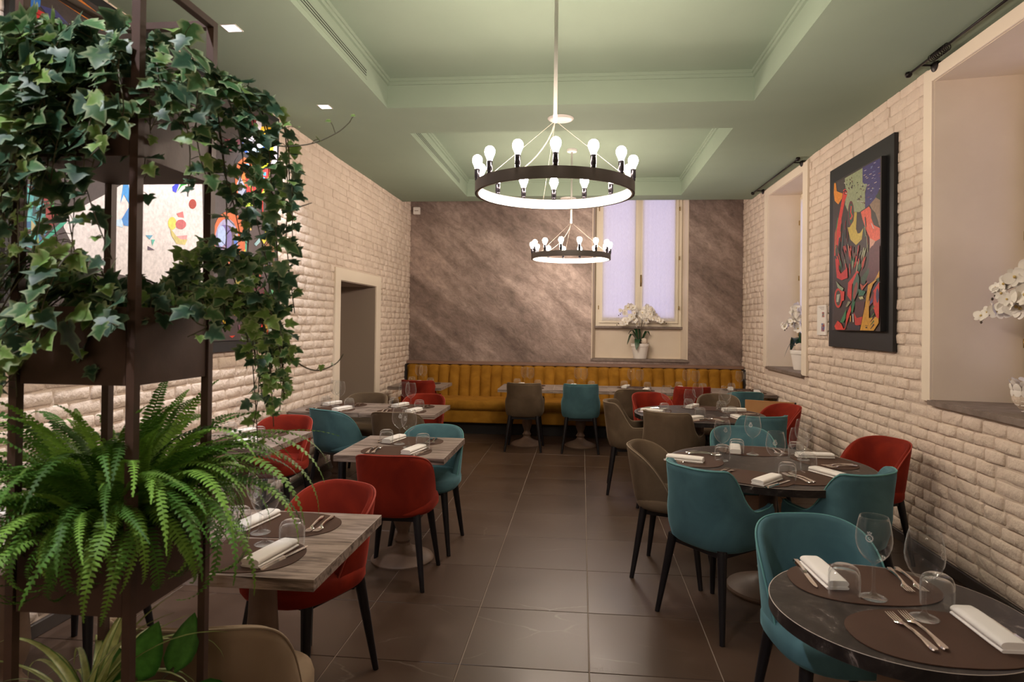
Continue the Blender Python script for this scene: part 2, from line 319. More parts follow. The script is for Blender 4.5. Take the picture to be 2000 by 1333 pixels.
# painted shapes of the two abstract pictures: (colour, outline in wall metres)
ART_L=[((0.7305,0.6584,0.6308),[(3.054,2.132),(3.304,2.283),(3.488,2.403),(3.773,2.48),(4.205,2.571),(4.251,1.777),(3.33,1.854),(3.1,1.948),(3.014,2.07)]),((0.0452,0.0262,0.0319),[(2.735,2.223),(3.027,2.083),(3.003,1.937),(3.105,1.722),(2.743,1.705)]),((0.0482,0.0296,0.0273),[(4.496,2.858),(4.729,2.95),(5.31,2.942),(5.336,2.38),(4.513,2.259)]),((0.0545,0.0319,0.0319),[(4.379,2.277),(5.265,2.414),(5.277,1.438),(4.401,1.458)]),((0.0612,0.305,0.305),[(2.735,2.223),(2.887,2.246),(2.923,2.024),(2.847,1.924),(2.781,1.937),(2.774,2.155)]),((0.0802,0.4287,0.3515),[(2.749,2.226),(2.802,2.223),(2.82,2.201),(2.75,2.184)]),((0.1144,0.5149,0.4564),[(2.756,2.177),(2.802,2.192),(2.812,2.152),(2.774,2.14)]),((0.0452,0.2232,0.402),[(2.831,2.229),(2.887,2.241),(2.845,2.185)]),((0.0612,0.0319,0.0319),[(2.802,2.223),(2.835,2.23),(2.835,2.183)]),((0.0452,0.1559,0.1413),[(2.842,2.182),(2.891,2.191),(2.855,2.14)]),((0.1144,0.4564,0.4287),[(2.894,2.179),(2.905,2.128),(2.852,2.118)]),((0.0452,0.1413,0.1274),[(2.777,2.135),(2.815,2.145),(2.819,2.107),(2.778,2.105)]),((0.0319,0.2232,0.0452),[(2.812,2.145),(2.842,2.153),(2.825,2.108)]),((0.0319,0.1144,0.1559),[(2.852,2.116),(2.905,2.125),(2.872,2.069)]),((0.1022,0.402,0.402),[(2.778,2.085),(2.825,2.1),(2.826,2.056),(2.788,2.05)]),((0.0452,0.2232,0.1274),[(2.908,2.102),(2.916,2.065),(2.869,2.058)]),((0.0262,0.1274,0.2623),[(2.791,2.046),(2.826,2.055),(2.827,2.025),(2.794,2.02)]),((0.4564,0.3763,0.1878),[(2.829,2.062),(2.863,2.031),(2.863,2.015),(2.83,2.008)]),((0.0612,0.402,0.305),[(2.869,2.055),(2.916,2.063),(2.919,2.034),(2.876,2.001)]),((0.0704,0.0382,0.0319),[(2.788,2.004),(2.827,2.02),(2.83,1.995),(2.792,1.987)]),((0.0319,0.1274,0.305),[(2.873,1.998),(2.917,2.007),(2.88,1.967)]),((0.2232,0.3763,0.1878),[(2.804,1.986),(2.836,1.99),(2.837,1.964),(2.798,1.959)]),((0.0908,0.4851,0.4564),[(2.836,2.006),(2.87,2.006),(2.847,1.94)]),((0.2232,0.2232,0.0319),[(2.87,1.99),(2.874,1.959),(2.85,1.935)]),((0.0612,0.1559,0.402),[(2.735,2.223),(2.752,2.227),(2.759,2.163),(2.739,2.159)]),((0.0612,0.1559,0.402),[(2.776,2.043),(2.785,2.045),(2.796,1.944),(2.781,1.942)]),((0.0262,0.0704,0.0802),[(2.842,2.182),(2.855,2.14),(2.853,2.087),(2.834,2.084)]),((0.2623,0.0262,0.0262),[(2.887,2.238),(2.925,2.233),(2.94,2.145),(3.013,2.103),(2.923,2.026)]),((0.0319,0.305,0.0612),[(2.918,2.232),(2.957,2.235),(2.959,2.148),(2.936,2.147)]),((0.0212,0.305,0.1878),[(2.844,1.924),(3.027,2.103),(3.041,2.085),(2.868,1.926)]),((0.0612,0.2232,0.5776),[(3.323,2.166),(3.388,2.202),(3.381,2.14),(3.349,2.122)]),((0.5149,0.6795,0.8308),[(3.385,2.152),(3.445,2.175),(3.442,2.118),(3.378,2.121)]),((0.0612,0.305,0.6795),[(3.444,2.39),(3.501,2.402),(3.491,2.264),(3.446,2.312),(3.421,2.257)]),((0.7529,0.8308,0.9131),[(3.479,2.385),(3.499,2.373),(3.494,2.328)]),((0.0452,0.2232,0.5776),[(3.432,2.166),(3.5,2.26),(3.503,2.134),(3.45,2.132)]),((0.0452,0.0612,0.7157),[(3.88,2.449),(3.956,2.508),(3.945,2.47),(3.919,2.418),(3.886,2.422)]),((0.013,0.3515,0.0452),[(3.924,2.42),(3.989,2.515),(4.03,2.496),(3.979,2.477)]),((0.6795,0.1559,0.1559),[(3.928,2.283),(3.995,2.309),(4.007,2.268),(3.95,2.265)]),((0.7157,0.6105,0.1022),[(3.929,2.22),(3.927,2.205),(3.92,2.191),(3.908,2.18),(3.894,2.173),(3.879,2.17),(3.865,2.173),(3.853,2.181),(3.846,2.192),(3.843,2.206),(3.845,2.22),(3.852,2.234),(3.863,2.245),(3.877,2.252),(3.892,2.255),(3.906,2.252),(3.918,2.245),(3.926,2.234)]),((0.5149,0.1022,0.1144),[(4.031,2.228),(4.028,2.217),(4.018,2.206),(4.003,2.196),(3.985,2.189),(3.965,2.187),(3.947,2.188),(3.932,2.192),(3.922,2.201),(3.918,2.211),(3.922,2.222),(3.931,2.233),(3.945,2.243),(3.964,2.249),(3.983,2.253),(4.002,2.252),(4.017,2.247),(4.028,2.239)]),((0.5776,0.4851,0.1559),[(3.865,2.182),(3.931,2.135),(4.046,2.129),(4.023,2.09),(3.933,2.086),(3.877,2.135)]),((0.6795,0.305,0.305),[(3.931,2.135),(4.045,2.158),(4.04,2.128),(3.977,2.12)]),((0.3763,0.0452,0.0319),[(4.141,2.386),(4.139,2.374),(4.131,2.363),(4.12,2.354),(4.107,2.347),(4.092,2.345),(4.078,2.346),(4.067,2.351),(4.06,2.36),(4.057,2.37),(4.059,2.382),(4.066,2.393),(4.077,2.403),(4.09,2.409),(4.105,2.412),(4.119,2.411),(4.13,2.406),(4.138,2.397)]),((0.1022,0.3515,0.5149),[(3.633,2.101),(3.701,2.11),(3.672,2.08)]),((0.1022,0.4851,0.3763),[(3.687,2.082),(3.722,2.086),(3.698,2.043)]),((0.0612,0.0319,0.0802),[(3.654,2.038),(3.723,2.02),(3.655,2.012)]),((0.0212,0.1559,0.5776),[(2.764,3.097),(2.86,3.145),(2.856,3.11),(2.765,3.049)]),((0.5776,0.0212,0.0262),[(2.767,3.05),(2.813,3.089),(2.89,3.094),(2.963,3.035),(2.774,2.944)]),((0.0452,0.0452,0.1878),[(2.855,3.118),(2.95,3.14),(3.047,3.1),(2.973,3.057),(2.9,3.09)]),((0.6105,0.1878,0.0212),[(2.959,3.196),(3.11,3.273),(3.216,3.262),(3.181,3.19)]),((0.013,0.1878,0.1144),[(3.222,3.269),(3.381,3.275),(3.279,3.208),(3.187,3.193)]),((0.7529,0.1878,0.0212),[(3.23,3.185),(3.367,3.269),(3.368,3.23),(3.254,3.178)]),((0.6445,0.6105,0.6445),[(3.035,3.112),(3.102,3.108),(3.102,3.099),(3.036,3.073)]),((0.0612,0.3515,0.3763),[(2.951,3.089),(3.004,3.088),(2.973,3.057)]),((0.1878,0.013,0.0262),[(4.712,3.09),(4.895,3.253),(5.009,3.261),(4.953,3.2),(4.859,3.071),(4.779,3.054)]),((0.7529,0.6795,0.7529),[(4.738,3.077),(4.845,3.081),(4.938,3.224),(5.01,3.225),(5.011,3.174),(5.101,3.142),(5.045,3.037),(4.933,2.924),(4.823,2.912),(4.742,2.953),(4.708,3.013)]),((0.8308,0.1878,0.2232),[(4.924,3.227),(4.952,3.25),(5.016,3.26),(4.967,3.226)]),((0.0212,0.013,0.0168),[(4.949,3.179),(4.948,3.169),(4.943,3.16),(4.935,3.152),(4.925,3.146),(4.914,3.143),(4.904,3.143),(4.896,3.146),(4.89,3.152),(4.888,3.16),(4.89,3.169),(4.895,3.178),(4.903,3.186),(4.913,3.192),(4.923,3.195),(4.933,3.195),(4.942,3.192),(4.947,3.187)]),((0.8308,0.4851,0.013),[(4.956,3.092),(5.011,3.189),(5.159,3.242),(5.285,3.25),(5.286,3.189),(5.161,3.16),(5.086,3.153),(4.957,3.078)]),((0.7913,0.1022,0.013),[(5.22,3.269),(5.292,3.283),(5.294,3.215),(5.253,3.233)]),((0.0168,0.1144,0.5776),[(4.701,3.011),(4.755,2.943),(4.823,2.912),(4.933,2.926),(5.031,3.012),(5.086,3.131),(5.131,3.144),(5.105,3.024),(5.019,2.913),(4.935,2.866),(4.824,2.877),(4.743,2.919)]),((0.5149,0.6795,0.7913),[(4.754,2.991),(4.849,2.962),(4.959,2.999),(5.043,3.096),(5.087,3.123),(5.045,3.037),(4.94,2.936),(4.823,2.919),(4.762,2.959)]),((0.6105,0.6445,0.0212),[(5.131,3.144),(5.208,3.151),(5.227,3.058),(5.154,2.91),(5.021,2.841),(4.922,2.817),(4.907,2.859),(5.019,2.91),(5.112,3.026)]),((0.8308,0.6445,0.7529),[(5.225,3.118),(5.288,3.144),(5.285,2.966),(5.232,2.895),(5.162,2.882),(5.213,2.993)]),((0.007,0.2623,0.1413),[(5.216,2.888),(5.285,2.966),(5.279,2.911)]),((0.1559,0.013,0.0319),[(4.471,2.93),(4.676,2.99),(4.69,2.959),(4.556,2.861),(4.472,2.878)]),((0.8308,0.5149,0.0212),[(4.621,2.933),(4.646,2.954),(4.647,2.906),(4.628,2.908)]),((0.0262,0.0194,0.0212),[(4.584,2.708),(4.619,2.811),(4.667,2.864),(4.783,2.902),(4.864,2.888),(4.922,2.831),(4.917,2.744),(4.879,2.863),(4.745,2.864),(4.656,2.807),(4.621,2.71)]),((0.5776,0.1274,0.0262),[(4.615,2.708),(4.656,2.8),(4.744,2.867),(4.851,2.87),(4.901,2.811),(4.903,2.755),(4.826,2.793),(4.721,2.761),(4.666,2.686),(4.664,2.536),(4.631,2.604)]),((0.6795,0.1878,0.0319),[(4.696,2.755),(4.76,2.77),(4.784,2.636),(4.698,2.693)]),((0.0452,0.0612,0.1022),[(4.696,2.768),(4.772,2.825),(4.847,2.798)]),((0.1274,0.402,0.7157),[(4.766,2.82),(4.812,2.835),(4.853,2.8),(4.813,2.79)]),((0.6445,0.0319,0.0262),[(4.761,2.763),(4.908,2.813),(5.17,2.877),(5.113,2.744),(5.028,2.63),(4.916,2.564),(4.807,2.532)]),((0.5149,0.6795,0.0452),[(5.17,2.869),(5.143,2.75),(5.043,2.618),(4.917,2.521),(4.775,2.481),(4.794,2.526),(4.929,2.57),(5.042,2.655),(5.113,2.759)]),((0.3763,0.402,0.5149),[(4.697,2.704),(4.784,2.629),(4.721,2.554),(4.67,2.557),(4.648,2.641)]),((0.0262,0.0168,0.0212),[(4.737,2.633),(4.735,2.622),(4.73,2.612),(4.721,2.603),(4.71,2.597),(4.699,2.595),(4.688,2.596),(4.679,2.601),(4.673,2.609),(4.67,2.619),(4.672,2.63),(4.678,2.64),(4.686,2.649),(4.697,2.655),(4.708,2.658),(4.719,2.656),(4.728,2.651),(4.735,2.643)]),((0.0382,0.0482,0.0908),[(4.727,2.555),(4.784,2.629),(4.8,2.531)]),((0.6105,0.7529,0.8308),[(4.986,2.814),(5.029,2.821),(5.037,2.793),(4.994,2.779)]),((0.0319,0.2623,0.6105),[(5.044,2.817),(5.095,2.833),(5.096,2.803),(5.052,2.793)]),((0.1559,0.4851,0.7157),[(5.045,2.784),(5.082,2.781),(5.068,2.745),(5.046,2.751)]),((0.0452,0.0452,0.0802),[(4.987,2.771),(5.023,2.779),(5.01,2.732),(4.988,2.731)]),((0.8308,0.6795,0.0802),[(5.024,2.768),(5.047,2.729),(5.018,2.726)]),((0.3515,0.5149,0.0452),[(4.83,2.667),(4.864,2.661),(4.886,2.622),(4.844,2.649)]),((0.0212,0.0452,0.0612),[(4.891,2.695),(4.912,2.678),(4.899,2.647),(4.885,2.665)]),((0.0319,0.2232,0.4564),[(4.934,2.654),(4.983,2.668),(4.97,2.64),(4.928,2.631)]),((0.1274,0.4851,0.6795),[(4.9,2.625),(4.935,2.629),(4.901,2.576)]),((0.3763,0.0802,0.0262),[(4.832,2.59),(4.879,2.617),(4.873,2.584),(4.84,2.57)]),((0.1274,0.4851,0.6795),[(4.85,2.696),(4.911,2.721),(4.937,2.784),(4.925,2.724),(4.884,2.693)]),((0.7157,0.4564,0.0452),[(4.512,2.717),(4.584,2.735),(4.573,2.665),(4.519,2.679)]),((0.5149,0.0262,0.0212),[(4.565,2.697),(4.564,2.692),(4.562,2.687),(4.557,2.683),(4.552,2.68),(4.546,2.679),(4.54,2.679),(4.536,2.681),(4.533,2.684),(4.532,2.689),(4.533,2.693),(4.535,2.698),(4.54,2.702),(4.545,2.705),(4.551,2.706),(4.557,2.706),(4.561,2.704),(4.564,2.701)]),((0.4564,0.0319,0.0212),[(5.028,2.608),(5.05,2.612),(5.066,2.416),(5.049,2.413)]),((0.6795,0.4564,0.1022),[(4.822,2.486),(4.849,2.491),(4.874,2.312),(4.847,2.308)]),((0.7529,0.5776,0.0262),[(5.094,2.376),(5.16,2.461),(5.197,2.407),(5.11,2.347),(5.08,2.342)]),((0.402,0.1274,0.0452),[(5.276,2.496),(5.272,2.37),(5.11,2.347),(5.215,2.41)]),((0.0908,0.0212,0.0212),[(5.191,2.459),(5.274,2.557),(5.268,2.495),(5.215,2.417)]),((0.6105,0.1144,0.0212),[(4.794,2.223),(4.787,2.163),(4.764,2.105),(4.725,2.054),(4.676,2.013),(4.618,1.986),(4.558,1.973),(4.499,1.976),(4.445,1.992),(4.398,2.022),(4.363,2.062),(4.341,2.109),(4.332,2.162),(4.338,2.217),(4.358,2.27),(4.39,2.319),(4.434,2.36),(4.487,2.391),(4.546,2.408),(4.606,2.411),(4.665,2.399),(4.716,2.372),(4.757,2.332),(4.784,2.281)]),((0.013,0.305,0.1714),[(4.776,2.339),(4.813,2.344),(4.804,2.145),(4.711,2.033),(4.6,1.962),(4.505,1.954),(4.491,1.975),(4.585,1.98),(4.696,2.055),(4.781,2.15)]),((0.3515,0.3278,0.5149),[(4.677,2.207),(4.671,2.155),(4.649,2.107),(4.614,2.067),(4.571,2.039),(4.523,2.026),(4.475,2.03),(4.433,2.048),(4.4,2.079),(4.378,2.12),(4.369,2.167),(4.375,2.216),(4.395,2.262),(4.426,2.302),(4.467,2.331),(4.514,2.347),(4.562,2.347),(4.607,2.331),(4.643,2.3),(4.668,2.257)]),((0.0612,0.0319,0.0452),[(4.656,2.189),(4.651,2.148),(4.633,2.11),(4.604,2.078),(4.569,2.056),(4.529,2.046),(4.49,2.048),(4.455,2.062),(4.427,2.087),(4.408,2.119),(4.401,2.157),(4.406,2.196),(4.423,2.233),(4.449,2.264),(4.483,2.287),(4.522,2.299),(4.562,2.299),(4.599,2.286),(4.629,2.262),(4.649,2.229)]),((0.1559,0.1144,0.3515),[(4.593,2.204),(4.587,2.166),(4.569,2.13),(4.541,2.103),(4.506,2.086),(4.47,2.082),(4.435,2.091),(4.407,2.111),(4.389,2.141),(4.382,2.176),(4.387,2.213),(4.404,2.247),(4.43,2.275),(4.464,2.292),(4.5,2.298),(4.536,2.291),(4.565,2.271),(4.585,2.241)]),((0.3763,0.4851,0.7529),[(4.511,2.216),(4.507,2.185),(4.495,2.158),(4.476,2.139),(4.454,2.13),(4.431,2.133),(4.412,2.148),(4.399,2.171),(4.394,2.199),(4.397,2.229),(4.409,2.256),(4.427,2.275),(4.449,2.284),(4.472,2.282),(4.492,2.268),(4.505,2.245)]),((0.305,0.1878,0.305),[(4.52,2.127),(4.514,2.113),(4.498,2.103),(4.477,2.101),(4.461,2.107),(4.454,2.119),(4.46,2.133),(4.476,2.143),(4.496,2.146),(4.513,2.139)]),((0.0319,0.1559,0.5776),[(4.614,2.199),(4.663,2.213),(4.665,2.144),(4.637,2.118)]),((0.7913,0.5776,0.0319),[(4.633,2.248),(4.662,2.236),(4.649,2.211)]),((0.7913,0.7529,0.7157),[(4.7,2.148),(4.768,2.101),(4.746,2.076)]),((0.7913,0.5149,0.0212),[(4.759,2.136),(4.789,2.151),(4.782,2.111)]),((0.0802,0.0529,0.0908),[(4.688,2.085),(4.711,2.041),(4.682,2.038)]),((0.7529,0.6105,0.0319),[(5.092,2.354),(5.177,2.4),(5.11,2.34),(5.162,2.305),(5.079,2.227),(5.004,2.275),(5.094,2.296)]),((0.3763,0.1413,0.0529),[(5.177,2.4),(5.265,2.414),(5.254,2.18),(5.081,2.168),(5.096,2.229),(5.162,2.296),(5.11,2.331)]),((0.305,0.5149,0.5149),[(5.004,2.271),(5.013,2.235),(4.95,2.194),(4.918,2.207)]),((0.305,0.2423,0.305),[(4.858,2.127),(4.912,2.125),(4.892,2.026),(4.744,1.915),(4.706,1.955)]),((0.0262,0.0194,0.0194),[(4.904,2.124),(5.032,2.138),(4.987,2.002),(4.908,2.003)]),((0.1413,0.0319,0.0382),[(4.892,2.018),(5.068,2.067),(5.006,1.913),(4.759,1.897)]),((0.3763,0.305,0.0319),[(4.623,1.865),(4.706,1.947),(4.744,1.911),(4.687,1.853)]),((0.2232,0.0908,0.0319),[(5.117,2.114),(5.256,2.128),(5.258,2.033),(5.111,2.021)]),((0.0212,0.0144,0.0319),[(5.22,2.077),(5.218,2.065),(5.212,2.053),(5.202,2.044),(5.189,2.039),(5.176,2.038),(5.163,2.041),(5.153,2.048),(5.146,2.058),(5.144,2.07),(5.145,2.082),(5.152,2.094),(5.162,2.103),(5.174,2.108),(5.187,2.109),(5.2,2.106),(5.21,2.099),(5.217,2.089)]),((0.1022,0.4287,0.1878),[(5.18,2.01),(5.256,2.007),(5.25,1.723),(5.177,1.823)]),((0.0212,0.305,0.305),[(5.18,2.01),(5.256,2.003),(5.256,1.99),(5.18,1.993)]),((0.1144,0.0212,0.0319),[(4.778,1.756),(4.913,1.842),(5.106,1.895),(5.091,1.835),(4.995,1.748)]),((0.5776,0.013,0.0168),[(5.011,1.757),(5.108,1.84),(5.178,1.789),(5.251,1.706),(5.241,1.448),(5.154,1.441),(5.117,1.551),(5.0,1.592)]),((0.7529,0.0612,0.0212),[(4.903,1.632),(4.997,1.666),(4.984,1.568),(4.905,1.568)]),((0.7529,0.4564,0.0212),[(4.475,1.589),(4.554,1.62),(4.569,1.582),(4.503,1.552)]),((0.7913,0.5149,0.0212),[(4.622,1.643),(4.722,1.653),(4.694,1.621),(4.637,1.625)]),((0.7529,0.5149,0.0319),[(5.108,1.551),(5.151,1.551),(5.146,1.441),(5.069,1.451)]),((0.7157,0.0319,0.0212),[(4.986,1.518),(5.116,1.585),(5.086,1.468),(5.052,1.477)]),((0.4564,0.0704,0.0319),[(5.002,2.048),(5.06,2.05),(5.03,1.948),(4.997,1.945)]),((0.6795,0.0452,0.0212),[(4.572,1.469),(4.655,1.471),(4.614,1.453)]),((0.1878,0.0612,0.1022),[(4.696,1.552),(4.814,1.544),(4.785,1.489),(4.712,1.505)])]
